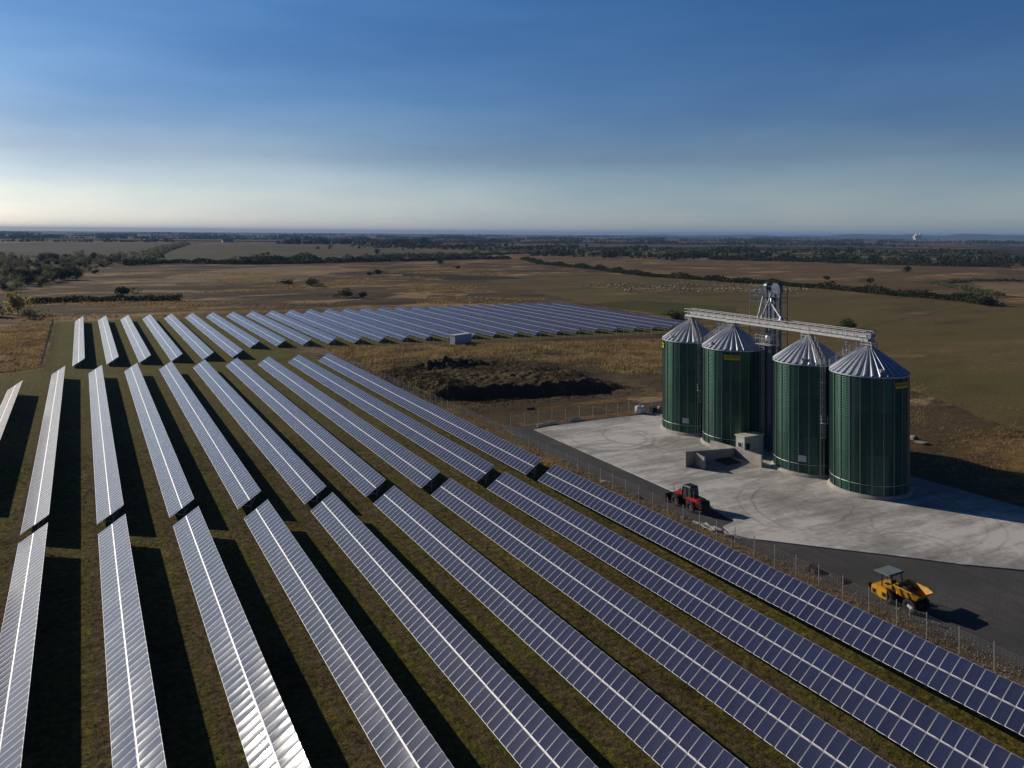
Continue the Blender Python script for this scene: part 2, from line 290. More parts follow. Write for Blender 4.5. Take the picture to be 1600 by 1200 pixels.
# ------------------------------------------------------------------ mesh helpers
class MB:
    def __init__(s): s.v = []; s.f = []; s.mi = []
    def add(s, vs, fs, mi=0):
        o = len(s.v); s.v += [tuple(map(float, v)) for v in vs]; s.f += [tuple(i+o for i in f) for f in fs]; s.mi += [mi]*len(fs); return s
    def box(s, c, d, mi=0, rot=None, taper=None):
        hx, hy, hz = d[0]/2, d[1]/2, d[2]/2; vs = []
        for z in (-hz, hz):
            k = (taper if taper and z > 0 else (1, 1))
            for x, y in ((-hx, -hy), (hx, -hy), (hx, hy), (-hx, hy)): vs.append(Vector((x*k[0], y*k[1], z)))
        if rot is not None: vs = [rot @ v for v in vs]
        vs = [v+Vector(c) for v in vs]
        return s.add(vs, [(3, 2, 1, 0), (4, 5, 6, 7), (0, 1, 5, 4), (1, 2, 6, 5), (2, 3, 7, 6), (3, 0, 4, 7)], mi)
    def bar(s, p, q, w, h=None, mi=0):
        p, q = Vector(p), Vector(q); d = q-p
        rot = d.to_track_quat('Z', 'Y').to_matrix()
        return s.box((p+q)/2, (w, h or w, d.length), mi, rot)
    def tube(s, p, q, r, n=10, mi=0, r2=None):
        p, q = Vector(p), Vector(q); d = q-p; rot = d.to_track_quat('Z', 'Y').to_matrix(); r2 = r if r2 is None else r2
        vs = [p+rot @ Vector((r*math.cos(2*math.pi*k/n), r*math.sin(2*math.pi*k/n), 0)) for k in range(n)]
        vs += [q+rot @ Vector((r2*math.cos(2*math.pi*k/n), r2*math.sin(2*math.pi*k/n), 0)) for k in range(n)]
        fs = [(k, (k+1) % n, n+(k+1) % n, n+k) for k in range(n)]+[tuple(range(n-1, -1, -1)), tuple(range(n, 2*n))]
        return s.add(vs, fs, mi)
    def lathe(s, prof, n, mi=0, close=True, axis='Z', c=(0, 0, 0)):
        vs = []
        for r, z in prof:
            for k in range(n):
                a = 2*math.pi*k/n
                p = (r*math.cos(a), r*math.sin(a), z)
                if axis == 'Y': p = (p[0], p[2], p[1])
                if axis == 'X': p = (p[2], p[0], p[1])
                vs.append(Vector(p)+Vector(c))
        fs = []
        for i in range(len(prof)-1):
            for k in range(n): fs.append((i*n+k, i*n+(k+1) % n, (i+1)*n+(k+1) % n, (i+1)*n+k))
        if close: fs += [tuple(range(n-1, -1, -1)), tuple(range((len(prof)-1)*n, len(prof)*n))]
        return s.add(vs, fs, mi)
    def prism(s, poly, a0, a1, axis='Z', mi=0):
        """poly in the plane across the axis; 'Y': poly is (x,z), extruded along y"""
        f = {'Z': lambda p, a: (p[0], p[1], a), 'Y': lambda p, a: (p[0], a, p[1]), 'X': lambda p, a: (a, p[0], p[1])}[axis]
        n = len(poly); vs = [f(p, a0) for p in poly]+[f(p, a1) for p in poly]
        return s.add(vs, [tuple(range(n-1, -1, -1)), tuple(range(n, 2*n))]+[(k, (k+1) % n, n+(k+1) % n, n+k) for k in range(n)], mi)
    def mesh(s, name, mats, smooth=False, fix=True, bevel=0):
        me = bpy.data.meshes.new(name); me.from_pydata(s.v, [], s.f)
        for m in (mats if isinstance(mats, (list, tuple)) else [mats]): me.materials.append(m)
        if any(s.mi): me.polygons.foreach_set('material_index', s.mi)
        if fix or bevel:
            bm = bmesh.new(); bm.from_mesh(me)
            if bevel:
                ed = [e for e in bm.edges if len(e.link_faces) == 2 and e.calc_face_angle(0) > 0.6]
                bmesh.ops.bevel(bm, geom=ed, offset=bevel, segments=2, affect='EDGES', clamp_overlap=True)
            bmesh.ops.recalc_face_normals(bm, faces=bm.faces); bm.to_mesh(me); bm.free()
        if smooth: me.polygons.foreach_set('use_smooth', [True]*len(me.polygons))
        me.update(); return me
    def build(s, name, mats, parent=None, **kw): return link(name, s.mesh(name, mats, **kw), parent)

def link(name, me, parent=None, loc=None, rot=None):
    o = bpy.data.objects.new(name, me); COL.objects.link(o)
    if parent: o.parent = parent
    if loc is not None: o.location = loc
    if rot is not None: o.rotation_euler = rot
    return o
def fast_mesh(name, verts, faces, mat, midx=None):
    verts = np.asarray(verts, np.float32); faces = np.asarray(faces, np.int32)
    k = faces.shape[1]; me = bpy.data.meshes.new(name)
    me.vertices.add(len(verts)); me.vertices.foreach_set('co', verts.ravel())
    me.loops.add(faces.size); me.loops.foreach_set('vertex_index', faces.ravel())
    me.polygons.add(len(faces)); me.polygons.foreach_set('loop_start', np.arange(0, faces.size, k, dtype=np.int32)); me.polygons.foreach_set('loop_total', np.full(len(faces), k, np.int32))
    for m in (mat if isinstance(mat, list) else [mat]): me.materials.append(m)
    if midx is not None: me.polygons.foreach_set('material_index', np.asarray(midx, np.int32))
    me.update(calc_edges=True); return me
def tag(o, label, cat, group=None, kind=None):
    o['label'] = label; o['category'] = cat
    if group: o['group'] = group
    if kind: o['kind'] = kind
    return o
def thing(name, label, cat, loc=(0, 0, 0), rz=0.0, group=None):
    o = bpy.data.objects.new(name, None); COL.objects.link(o); o.location = loc; o.rotation_euler = (0, 0, rz); o.empty_display_size = 0.3
    return tag(o, label, cat, group)
def struct(o, label=None):
    o['kind'] = 'structure'
    if label: o['label'] = label
    return o
def copy_tree(o, parent=None):
    c = o.copy(); COL.objects.link(c)
    if parent: c.parent = parent
    for ch in list(o.children): copy_tree(ch, c)
    return c

# ------------------------------------------------------------------ the land
def disc_ground():
    rad = [0, 60, 120, 240, 480, 960, 2000, 4000, 8000, 16000, 30000]; n = 96; vs = [(0, 0, 0)]; fs = []
    for r in rad[1:]:
        for k in range(n): vs.append((r*math.sin(2*math.pi*k/n), r*math.cos(2*math.pi*k/n), 0))
    for k in range(n): fs.append((0, 1+(k+1) % n, 1+k))
    for i in range(len(rad)-2):
        a, b = 1+i*n, 1+(i+1)*n
        for k in range(n): fs.append((a+k, a+(k+1) % n, b+(k+1) % n, b+k))
    mb = MB(); mb.add(vs, fs); return struct(mb.build('ground', M['land']))
GROUND = disc_ground()
def rough_outline(poly, step, jit, seed=0):
    r = random.Random(seed); out = []
    for i, p in enumerate(poly):
        q = poly[(i+1) % len(poly)]; d = math.dist(p, q); n = max(1, int(d/step))
        for k in range(n):
            f = k/n; w = 1 if k else 0
            out.append((p[0]+(q[0]-p[0])*f+r.uniform(-jit, jit)*w, p[1]+(q[1]-p[1])*f+r.uniform(-jit, jit)*w))
    return out
def sheet(name, poly, z, mat, step=None, jit=0.0, seed=0):
    if step: poly = rough_outline(poly, step, jit, seed)
    mb = MB(); mb.add([(x, y, z) for x, y in poly], [tuple(range(len(poly)))])
    me = mb.mesh(name, mat, fix=False)
    bm = bmesh.new(); bm.from_mesh(me); bmesh.ops.triangulate(bm, faces=bm.faces); 
    for f in bm.faces:
        if f.normal.z < 0: f.normal_flip()
    bm.to_mesh(me); bm.free()
    return struct(link(name, me))
AG = 0.0
sheet('array_grass', [(-8.2, 349), (-8, 232), (-30, 226), (-80, 214), (-80, -20), (64.2, -20), (64.2, 110), (63.5, 165), (62, 205), (55.5, 241), (66, 241), (110, 232.5), (172, 222), (206, 217), (213, 222), (214, 330), (207, 331)], 0.004, M['grass'], 2.5, 0.6, 3)
sheet('rubble_verge', [(64.2, -17.1), (68.9, -16.4), (69.3, 38.9), (68.9, 64.1), (68.7, 71.0), (67.9, 104.2), (67.0, 123.6), (63.8, 128.9), (64.1, 86.4)], 0.006, M['rubble_ground'], 1.5, 0.5, 5)
sheet('gravel_yard', [(69.1, -16.3), (69.1, 27.4), (68.3, 41.0), (67.7, 47.8), (67.3, 63.9), (66.9, 86.8), (66.8, 116.7), (68.7, 128.7), (72.5, 126.0), (90.3, 124.7), (103.1, 92.1), (105.2, 46.4), (124.4, -8.2)], 0.010, M['gravel'], 1.5, 0.25, 6)
CONC = [(72.5, 122.6), (72.4, 109.1), (72.3, 92.2), (72.2, 78.4), (71.7, 72.1), (69.0, 71.4), (68.2, 69.1), (69.1, 67.1), (70.5, 65.7), (75.2, 60.7), (79.8, 55.9), (84.0, 51.2), (88.5, 47.2), (96.7, 38.3), (109.3, 34.4), (108.8, 57.9), (108.3, 72.2), (106.9, 92.6), (105.2, 115.4), (102.6, 122.4), (89.3, 123.3), (76.5, 123.3)]
mb = MB(); mb.prism(CONC, -0.3, 0.13); struct(mb.build('concrete_yard', M['yard']))
# fields
FIELDS = [('field', [(231.0, 348.4), (261.9, 513.5), (324.7, 574.1), (405.5, 613.2), (426.7, 529.1), (430.0, 464.2), (435.3, 404.2), (439.5, 353.3), (430.0, 300.3), (416.2, 240.9), (405.6, 182.0), (356.7, 83.1), (207.6, -30.5), (133.0, -41.5), (143.6, 40.5), (152.2, 82.0), (164.9, 105.7), (188.4, 184.9), (218.2, 228.3), (225.7, 328.1)], 0.03, 'pasture', 8, 2.0),
 ('field', [(227.8, 329.6), (264.0, 335.9), (284.3, 284.9), (256.6, 259.1), (224.6, 247.6)], 0.05, 'greenfield', 6, 2.0),
 ('field', [(-112.7, 1216.2), (81.7, 1315.5), (233.9, 2312.6), (-198.0, 2450.5)], 0.1, 'ploughed', 40, 8),
 ('field', [(60.4, 977.4), (241.4, 2130.4), (843.2, 2632.6), (575.1, 1305.9), (286.3, 967.8)], 0.12, 'stubble', 30, 6),
 ('field', [(528.5, 956.0), (721.4, 1087.2), (841.1, 678.8), (933.2, 495.4), (558.5, 261.6), (465.1, 259.5), (475.7, 364.2), (469.3, 433.2), (456.5, 533.4), (484.0, 812.3)], 0.10, 'brownfield', 20, 5),
 ('field', [(799.8, 868.5), (847.3, 948.3), (886.5, 763.0), (844.3, 680.4)], 0.2, 'straw', 20, 5),
 ('field', [(242.7, 648.5), (294.9, 575.6), (320.4, 535.7), (243.8, 537.3), (233.1, 596.6)], 0.05, 'darkfield', 8, 3),
 ('field', [(494.8, 275.3), (600.9, 359.4), (685.7, 325.8), (601.0, 199.0), (484.2, 204.9)], 0.16, 'straw', 12, 5),
 ('field', [(36.9, 588.1), (106.2, 758.8), (196.8, 829.0), (250.1, 733.3), (164.9, 629.4), (100.9, 551.3)], 0.06, 'straw', 12, 7),
 ('field', [(367.1, 933.3), (537.0, 997.3), (653.6, 1168.1), (515.8, 1103.1), (399.0, 1052.4)], 0.08, 'straw', 15, 5),
 ('field', [(132.9, 1061.0), (345.8, 1297.0), (536.9, 1289.2), (324.6, 1041.9)], 0.18, 'stubble', 20, 5)]
for i, (n, poly, z, m, st, j) in enumerate(FIELDS): sheet(n, poly, z, M[m], st, j, 20+i)
rr = random.Random(5)
for i in range(90):      # the patchwork far off
    az = R(rr.uniform(-10, 68)); d = rr.uniform(1600, 8500); w = rr.uniform(120, 380)*(1+d/2500); h = rr.uniform(150, 330)*(1+d/2500)
    cx, cy = d*math.sin(az), d*math.cos(az); ra = R(rr.uniform(-35, -5)); pts = []
    if math.hypot(cx-350, cy-1750) < 1000: continue
    for sx, sy in ((-1, -1), (1, -1), (1, 1), (-1, 1)):
        x, y = sx*w/2*rr.uniform(.7, 1.2), sy*h/2*rr.uniform(.7, 1.2); pts.append((cx+x*math.cos(ra)-y*math.sin(ra), cy+x*math.sin(ra)+y*math.cos(ra)))
    sheet('field', pts, 0.25+0.03*i, M[rr.choice(['ploughed', 'stubble', 'brownfield', 'straw', 'brownfield', 'darkfield', 'stubble'])], 60, 8, i)
# tracks
def strip(name, pts, w, z, mat):
    mb = MB(); vs = []
    for i, p in enumerate(pts):
        a = Vector(pts[max(0, i-1)]); b = Vector(pts[min(len(pts)-1, i+1)]); d = (b-a).normalized(); n = Vector((-d.y, d.x))
        vs += [(p[0]+n.x*w/2, p[1]+n.y*w/2, z), (p[0]-n.x*w/2, p[1]-n.y*w/2, z)]
    mb.add(vs, [(2*i, 2*i+1, 2*i+3, 2*i+2) for i in range(len(pts)-1)]); return struct(mb.build(name, mat))
strip('field_track', [(256.6, 198.3), (284.3, 205.7), (314.1, 214.6), (356.6, 227.7), (401.3, 241.1)], 1.2, 0.06, M['track'])
strip('dirt_track', [(67.9, 132.9), (75.3, 130.6), (88.1, 130.1), (103.1, 128.9), (122.3, 129.3), (135.1, 122.0)], 5.0, 0.02, M['track'])
strip('dirt_track', [(-33.6, 228.6), (-16.5, 252.9), (-14.4, 293.4), (-18.7, 350.3), (-59.3, 365.2)], 4.0, 0.02, M['track'])

# excavated mound, a height field: flat top, steep bank towards the yard
MOUND_TOP = [(69, 155), (79, 152), (90, 149.2), (102, 147.8), (110, 148.5), (117, 151)]
def mound_h(x, y):
    def nz(x, y, s): return math.sin(x*s+1.3*math.sin(y*s*0.7))*math.cos(y*s*1.1+math.sin(x*s*.6))
    top = MOUND_TOP; e = top[0][1] if x < top[0][0] else top[-1][1]
    for (ax, ay), (bx, by) in zip(top, top[1:]):
        if ax <= x <= bx: e = ay+(by-ay)*(x-ax)/(bx-ax)
    e += 0.45*nz(x, 0, .5)+0.30*nz(x, 5, 2.3)+.15*nz(x, y, 4.1)
    up = min(1, max(0, (y-e+2.4)/2.6)); up = up*up*(3-2*up)
    back = min(1, max(0, (196-y-0.10*(x-68))/34)); side = min(1, max(0, (112-x+0.2*(y-150))/10)); left = min(1, max(0, (x-64.6)/5))
    h = 2.5*up*back*side*left*(1+0.12*nz(x, y, .35)+0.10*nz(x, y, 1.1))
    h += 2.1*math.exp(-((y-186)/3.2)**2-((x-84)/13)**2)*(1+.35*nz(x, y, .9)+.25*nz(x, y, 2.1))
    h += (0.14*nz(x, y, 1.7)+0.12*nz(x+9, y, 3.1)+.08*nz(x, y+4, 5.3))*min(1, h)
    return max(h, 0)
def mound():
    nx, ny = 200, 170; x0, x1, y0, y1 = 63.5, 130, 138, 216; vs = []; fs = []
    for j in range(ny+1):
        for i in range(nx+1):
            x = x0+(x1-x0)*i/nx; y = y0+(y1-y0)*j/ny; edgeb = min(i, nx-i, j, ny-j)
            vs.append((x, y, (mound_h(x, y)+0.015 if edgeb > 0 else -0.1)))
    for j in range(ny):
        for i in range(nx): a = j*(nx+1)+i; fs.append((a, a+1, a+nx+2, a+nx+1))
    mb = MB(); mb.add(vs, fs); o = mb.build('dirt_mound', M['soil'], smooth=True); struct(o)
mound()

def hills():
    n = 260; vs = []; fs = []; rows = 7
    r = random.Random(3); ph = [r.uniform(0, 6.28) for _ in range(12)]
    for j in range(rows):
        for i in range(n+1):
            az = -25+110*i/n; d = 13500+j*900
            h = 0
            w = min(1, max(0, (az-27)/34)); w = w*w*(3-2*w)
            prof = math.sin(math.pi*j/(rows-1))
            h = prof*(w*(58+12*math.sin(az*0.33+ph[0])+9*math.sin(az*0.8+ph[1])+9*math.sin(az*1.9+ph[2])+4*math.sin(az*4.3+ph[3]+j))+(9+4*math.sin(az*0.9+ph[4])+3*math.sin(az*2.7+ph[5])))
            vs.append((d*math.sin(R(az)), d*math.cos(R(az)), h-1 if prof > .01 else -1))
    for j in range(rows-1):
        for i in range(n): a = j*(n+1)+i; fs.append((a, a+n+1, a+n+2, a+1))
    mb = MB(); mb.add(vs, fs); struct(mb.build('hills', M['hill'], smooth=True))
hills()

# ------------------------------------------------------------------ vegetation
def quads_at(P, size, rg, flat=0.0):
    """leaf clumps: one randomly turned quad per point"""
    n = len(P); a = rg.normal(size=(n, 3)); a[:, 2] *= (1-flat); a /= np.linalg.norm(a, axis=1, keepdims=True)+1e-9
    b = rg.normal(size=(n, 3)); b -= a*(a*b).sum(1, keepdims=True); b /= np.linalg.norm(b, axis=1, keepdims=True)+1e-9
    s = (np.broadcast_to(size, (n,))*rg.uniform(0.6, 1.3, n))[:, None]/2
    e1, e2 = a*s, b*s*rg.uniform(.6, 1, (n, 1))
    V = np.stack([P-e1-e2*.4, P+e2*-1+e1*.3, P+e1+e2*.4, P+e2-e1*.3], 1).reshape(-1, 3)
    return V, np.arange(4*n).reshape(n, 4)
def crown_points(n, rx, ry, rz, lobes, rg, cz=0.0):
    c = rg.normal(size=(lobes, 3))*np.array([rx, ry, rz*.8])*0.42; rad = rg.uniform(.36, .62, lobes)
    k = rg.integers(0, lobes, n); d = rg.normal(size=(n, 3)); d /= np.linalg.norm(d, axis=1, keepdims=True)
    P = c[k]+d*(rad[k]*rg.uniform(.55, 1.05, n))[:, None]*np.array([rx, ry, rz]); P[:, 2] += cz
    return P
def tree_proto(name, kind, rx, rz, trunk_h, nleaf, leaf, mat, seed, lobes=9):
    rg = np.random.default_rng(seed); cz = trunk_h+rz*0.78
    P = crown_points(nleaf, rx, rx, rz, lobes, rg, cz); P[:, 2] = np.maximum(P[:, 2], 0.15)
    V, F = quads_at(P, leaf, rg)
    crown = fast_mesh('crown', V, F, mat)
    mb = MB(); mb.tube((0, 0, -0.2), (0.08*rx, 0.05*rx, trunk_h+rz*.5), 0.05*rz+.06, 8, 0, 0.03*rz+.03)
    for k in range(6):
        a = 2*math.pi*k/6+rg.uniform(-.4, .4); h = trunk_h*rg.uniform(.5, 1.0)+0.2
        mb.tube((0.03*rx, 0.02*rx, h), (math.cos(a)*rx*.55, math.sin(a)*rx*.55, h+rz*rg.uniform(.45, .95)), 0.03*rz+.03, 6, 0, 0.02)
    trunk = mb.mesh('trunk', M['bark'])
    return (name, crown, trunk)
PROTO = {
 'round': tree_proto('bush', 'bush', 3.0, 2.0, 0.2, 420, 0.62, M['bush'], 1),
 'wide': tree_proto('bush', 'bush', 4.2, 2.0, 0.1, 520, 0.65, M['bush'], 2, 12),
 'scrub': tree_proto('bush', 'bush', 4.0, 2.6, 0.2, 520, 0.62, M['scrub'], 3, 12),
 'tree': tree_proto('tree', 'tree', 4.2, 4.2, 1.8, 640, 0.75, M['scrub'], 4, 12),
 'darktree': tree_proto('tree', 'tree', 4.0, 4.4, 1.5, 640, 0.75, M['bush'], 5, 12),
 'yellow': tree_proto('tree', 'tree', 3.6, 3.8, 1.0, 900, 0.8, M['autumn'], 6, 10),
}
def plant(kind, x, y, s, label, cat, group=None, sz=None, seed=0):
    n, crown, trunk = PROTO[kind]
    t = thing(n, label, cat, (x, y, 0), random.Random(seed+int(x*7+y)).uniform(0, 6.28), group)
    t.scale = (s, s, sz or s)
    link('crown', crown, t); link('trunk', trunk, t); return t
SINGLE = [('round', 217.2, 624.9, 1.5, 'lone dark bush left of the dark strip in the dry meadow'),
 ('wide', 127.0, 417.0, 1.25, 'large dark bush nearest behind the far solar tables, first of a touching pair'),
 ('round', 133.5, 407.8, 1.1, 'smaller low bush leaning against the large dark bush behind the far solar tables'),
 ('wide', 122.6, 532.9, 1.1, 'smaller of two low bushes side by side in the dry meadow'),
 ('wide', 134.0, 515.1, 1.4, 'wider of two low bushes side by side in the dry meadow'),
 ('round', 207.5, 618.2, 1.0, 'small dark bush just beside the lone bush by the dark strip'),
 ('round', 19.9, 470.8, 1.7, 'rounded olive bush rising just behind the low hedge at the far left'),
 ('wide', 414.1, 237.8, 1.55, 'big dark bush standing out in front of the long hedge at the pasture corner'),
 ('wide', 221.4, 256.3, 0.95, 'dark bush behind the far corner of the solar tables next to the first silo'),
 ('round', 215.0, 249.6, 0.8, 'small yellowish bush touching the last far solar table'),
 ('wide', 256.6, 199.4, 1.0, 'dark low bush in the pasture behind the conveyor bridge end'),
 ('darktree', 348.0, 793.0, 1.0, 'lone dark tree on the open stubble, beside the mid hedge line'),
 ('round', 521.3, 424.7, 1.2, 'dark bush at the brown field edge above the long hedge, the farther one'),
 ('round', 518.1, 384.1, 1.3, 'dark round bush in the brown field above the long hedge, the nearer one'),
 ('darktree', 700.5, 479.1, 1.0, 'lone dark tree in the straw strip before the right hand wood'),
 ('round', 245.8, 1202.9, 1.5, 'tiny solitary bush in the middle of the far green grey field'),
 ('darktree', 414.9, 1197.8, 1.3, 'solitary round tree far out on the grey stubble field'),
 ('round', 324.6, 698.0, 1.1, 'low dark bush on the bank just left of where the long hedge starts')]
for k, x, y, s, lb in SINGLE: plant(k, x, y, s, lb, 'tree' if 'tree' in k else 'bush')
plant('yellow', -22.4, 391.2, 1.2, 'yellow autumn tree at the left edge in front of the low hedge', 'tree')
plant('scrub', -17.6, 368.9, 1.0, 'dark shrub right in front of the yellow autumn tree', 'bush')
plant('scrub', -30.4, 383.1, 1.3, 'grey brown shrub behind the yellow autumn tree at the picture edge', 'bush')
plant('darktree', -12.2, 645.5, 1.15, 'first dark tree of the compact clump inside the left thicket', 'tree')
G = 'scrub and trees of the left thicket'
rt = random.Random(9)
def in_thicket(x, y):
    # wedge between the open meadow and the left picture edge
    if y < 490: return x < -34
    if y < 745: return x < -28+(y-490)*0.15+rt.uniform(-6, 6)
    return x < 11+(y-745)*0.21+rt.uniform(-10, 10)
cnt = 0
while cnt < 300:
    y = rt.uniform(385, 1140); x = rt.uniform(-150, 100)
    if not in_thicket(x, y) or x < -0.085*y-26: continue
    k = rt.choice(['scrub', 'scrub', 'tree', 'round', 'darktree', 'scrub'])
    plant(k, x, y, rt.uniform(.75, 1.25), 'grey green scrub growth massed in the thicket along the left edge', 'tree' if 'tree' in k else 'bush', G, seed=cnt); cnt += 1
for x in (-39, -33, -28, -22, -17, -11, -6, 0):
    plant('darktree', x+rt.uniform(-1.5, 1.5), 640+rt.uniform(-6, 6), 1.05, 'dense dark conical tree in the compact clump within the left thicket', 'tree', 'dark trees of the compact clump', sz=1.1, seed=int(x)+90)
# hedges: each is one continuous row of growth
def hedge(name, pts, w, h, dens, leaf, mat, label, seed, kind=None):
    rg = np.random.default_rng(seed); P = []
    for (ax, ay), (bx, by) in zip(pts, pts[1:]):
        L = math.dist((ax, ay), (bx, by)); n = max(1, int(L*dens))
        f = rg.uniform(0, 1, n); hh = h*(0.55+0.75*np.abs(np.sin(f*L*0.055+ax)+0.5*np.sin(f*L*0.17+ay))*0.62)
        u = rg.normal(size=(n, 3)); u /= np.linalg.norm(u, axis=1, keepdims=True)
        nx, ny = -(by-ay)/L, (bx-ax)/L
        ww = w/2*(0.6+0.6*np.abs(np.sin(f*L*0.08+ay)))
        x = ax+(bx-ax)*f+nx*u[:, 0]*ww+rg.normal(size=n)*.3; y = ay+(by-ay)*f+ny*u[:, 0]*ww; z = np.abs(u[:, 2])*hh*rg.uniform(.75, 1.05, n)+.1
        P.append(np.stack([x, y, z], 1))
    P = np.concatenate(P); V, F = quads_at(P, leaf, rg)
    o = link(name, fast_mesh(name, V, F, mat)); tag(o, label, 'hedge' if kind is None else 'wood', kind=kind); return o
hedge('hedgerow', [(537.0, 940.0), (473.4, 787.9), (456.5, 650.3), (433.1, 575.9), (423.6, 526.4), (428.9, 464.1), (435.3, 404.2), (439.5, 353.3), (428.9, 300.1), (431.1, 261.4), (414.1, 236.0)], 9, 4.2, 26, 1.3, M['bush'], 'long dark hedge running across the right hand fields behind the sheep', 31)
hedge('hedgerow', [(-24.0, 442.7), (-3.7, 446.7), (18.7, 444.2), (32.6, 438.1), (45.4, 431.9)], 6, 3.2, 40, 0.9, M['bush'], 'low olive hedge behind the far left end of the solar field', 32)
hedge('hedgerow', [(41.2, 901.2), (90.2, 935.6), (164.9, 881.9), (216.0, 883.3), (274.6, 906.5), (361.8, 923.4), (462.7, 967.4), (523.2, 955.3)], 12, 5.5, 22, 1.6, M['bush'], 'dark scrubby hedge bordering the far side of the dry meadow', 33)
hedge('hedgerow', [(154.2, 903.3), (207.5, 945.2), (255.4, 938.2)], 34, 9, 30, 1.9, M['bush'], 'tallest thick clump in the hedge beyond the dry meadow', 34)
hedge('hedgerow', [(279.9, 932.5), (400.0, 1068.5), (517.9, 1103.4), (653.6, 1184.1), (770.0, 1218.6)], 14, 7, 18, 1.9, M['scrub'], 'second hedge line beyond the dry meadow, past the straw strip', 35)
hedge('hedgerow', [(52.9, 969.4), (122.2, 1495.4), (207.4, 2034.2), (249.9, 2291.8)], 26, 8, 12, 2.4, M['scrub'], 'tree line running away between the grey ploughed and the stubble field', 36)
hedge('hedgerow', [(486.3, 271.7), (558.5, 359.0), (627.4, 374.7), (685.7, 343.0)], 7, 2.5, 16, 1.2, M['scrub'], 'thin broken scrub line in the straw field beyond the long hedge', 37)
hedge('hedgerow', [(796.6, 856.6), (854.8, 727.7), (907.8, 598.1), (960.6, 525.7)], 16, 6, 16, 1.9, M['bush'], 'hedge along the near foot of the right hand wood', 38)
# far woods: nobody could count them
def wood(label, pts, width, n, hmin, hmax, seed, mat='farwood', q=9, leaf=0.42):
    rg = np.random.default_rng(seed); pts = np.array(pts, float); seg = np.linalg.norm(np.diff(pts, axis=0), axis=1); cum = np.concatenate([[0], np.cumsum(seg)])
    s = rg.uniform(0, cum[-1], n); gap = (np.sin(s*2*math.pi/cum[-1]*7+seed)+np.sin(s*2*math.pi/cum[-1]*17+seed*2)) > -1.15
    s = s[gap]; n = len(s); k = np.clip(np.searchsorted(cum, s)-1, 0, len(seg)-1); f = (s-cum[k])/seg[k]
    c = pts[k]+(pts[k+1]-pts[k])*f[:, None]; d = (pts[k+1]-pts[k])/seg[k][:, None]
    c = c+np.stack([-d[:, 1], d[:, 0]], 1)*(rg.normal(size=n)*width/2.5)[:, None]
    h = rg.uniform(hmin, hmax, n)*(0.58+0.20*np.sin(s/cum[-1]*40+seed)); r = h*rg.uniform(.35, .6, n)
    u = rg.normal(size=(n, q, 3)); u /= np.linalg.norm(u, axis=2, keepdims=True)
    P = np.stack([c[:, None, 0]+u[..., 0]*r[:, None], c[:, None, 1]+u[..., 1]*r[:, None], h[:, None]*(0.52+0.46*u[..., 2])], 2).reshape(-1, 3)
    V, F = quads_at(P, np.repeat(h*leaf*1.6, q), rg)
    o = link('far_wood', fast_mesh('far_wood', V, F, M[mat])); tag(o, label, 'wood', kind='stuff')
wood('broad dark wood across the right hand middle distance', [(685.4, 1138.2), (812.4, 996.0), (918.2, 851.0), (1023.8, 694.6), (1129.4, 549.9)], 150, 700, 7, 12, 51, q=16)
wood('far part of the wood behind the right hand fields', [(663.9, 1821.2), (960.0, 1462.0), (1276.2, 1175.3), (1591.3, 878.1)], 260, 1100, 9, 14, 52, q=12)
wood('tree belt beyond the straw strips at the far right', [(1066.1, 643.6), (1329.3, 544.5), (1696.6, 426.7)], 90, 360, 8, 12, 53, q=12)
wood('row of tall trees on the horizon left of the middle', [(504.7, 2348.4), (600.1, 2338.1), (748.3, 2289.3), (854.0, 2246.3), (959.5, 2180.5)], 60, 260, 16, 24, 54, q=12)
wood('low dark block of trees before the horizon trees', [(685.1, 1778.3), (738.0, 1762.7)], 30, 70, 8, 12, 55, q=12)
wood('dark tree belt along the left horizon', [(-959.8, 3675.2), (-208.5, 3767.6), (430.1, 3617.9), (1169.2, 3369.0)], 300, 1100, 12, 22, 56)
wood('second dark tree belt along the left horizon', [(-958.6, 5399.2), (641.2, 5351.9), (2315.1, 4754.4)], 500, 1300, 14, 24, 57)
wood('hazy tree belt below the left hills', [(-745.0, 2609.0), (-155.2, 2742.9), (271.1, 2740.8)], 120, 420, 8, 15, 58)
wood('tree belts in the centre distance', [(853.5, 2987.3), (1379.7, 2771.0), (2007.3, 2343.2), (2630.5, 1862.1)], 500, 1700, 10, 18, 59)
wood('wooded plain before the right hand hills', [(1691.7, 4567.2), (2729.7, 4016.6), (3756.3, 3136.8), (4469.4, 2114.0)], 1100, 1900, 14, 24, 60)
wood('last wooded strip before the hills', [(-1603.7, 8431.1), (2102.1, 8554.3), (4654.0, 7360.2), (7138.2, 4890.3)], 1600, 2200, 18, 30, 61)
wood('scattered growth between the centre fields', [(748.7, 1547.1), (1012.8, 1321.0), (1223.7, 1099.5), (1434.1, 855.8)], 240, 420, 6, 11, 62, 'scrub', q=12)

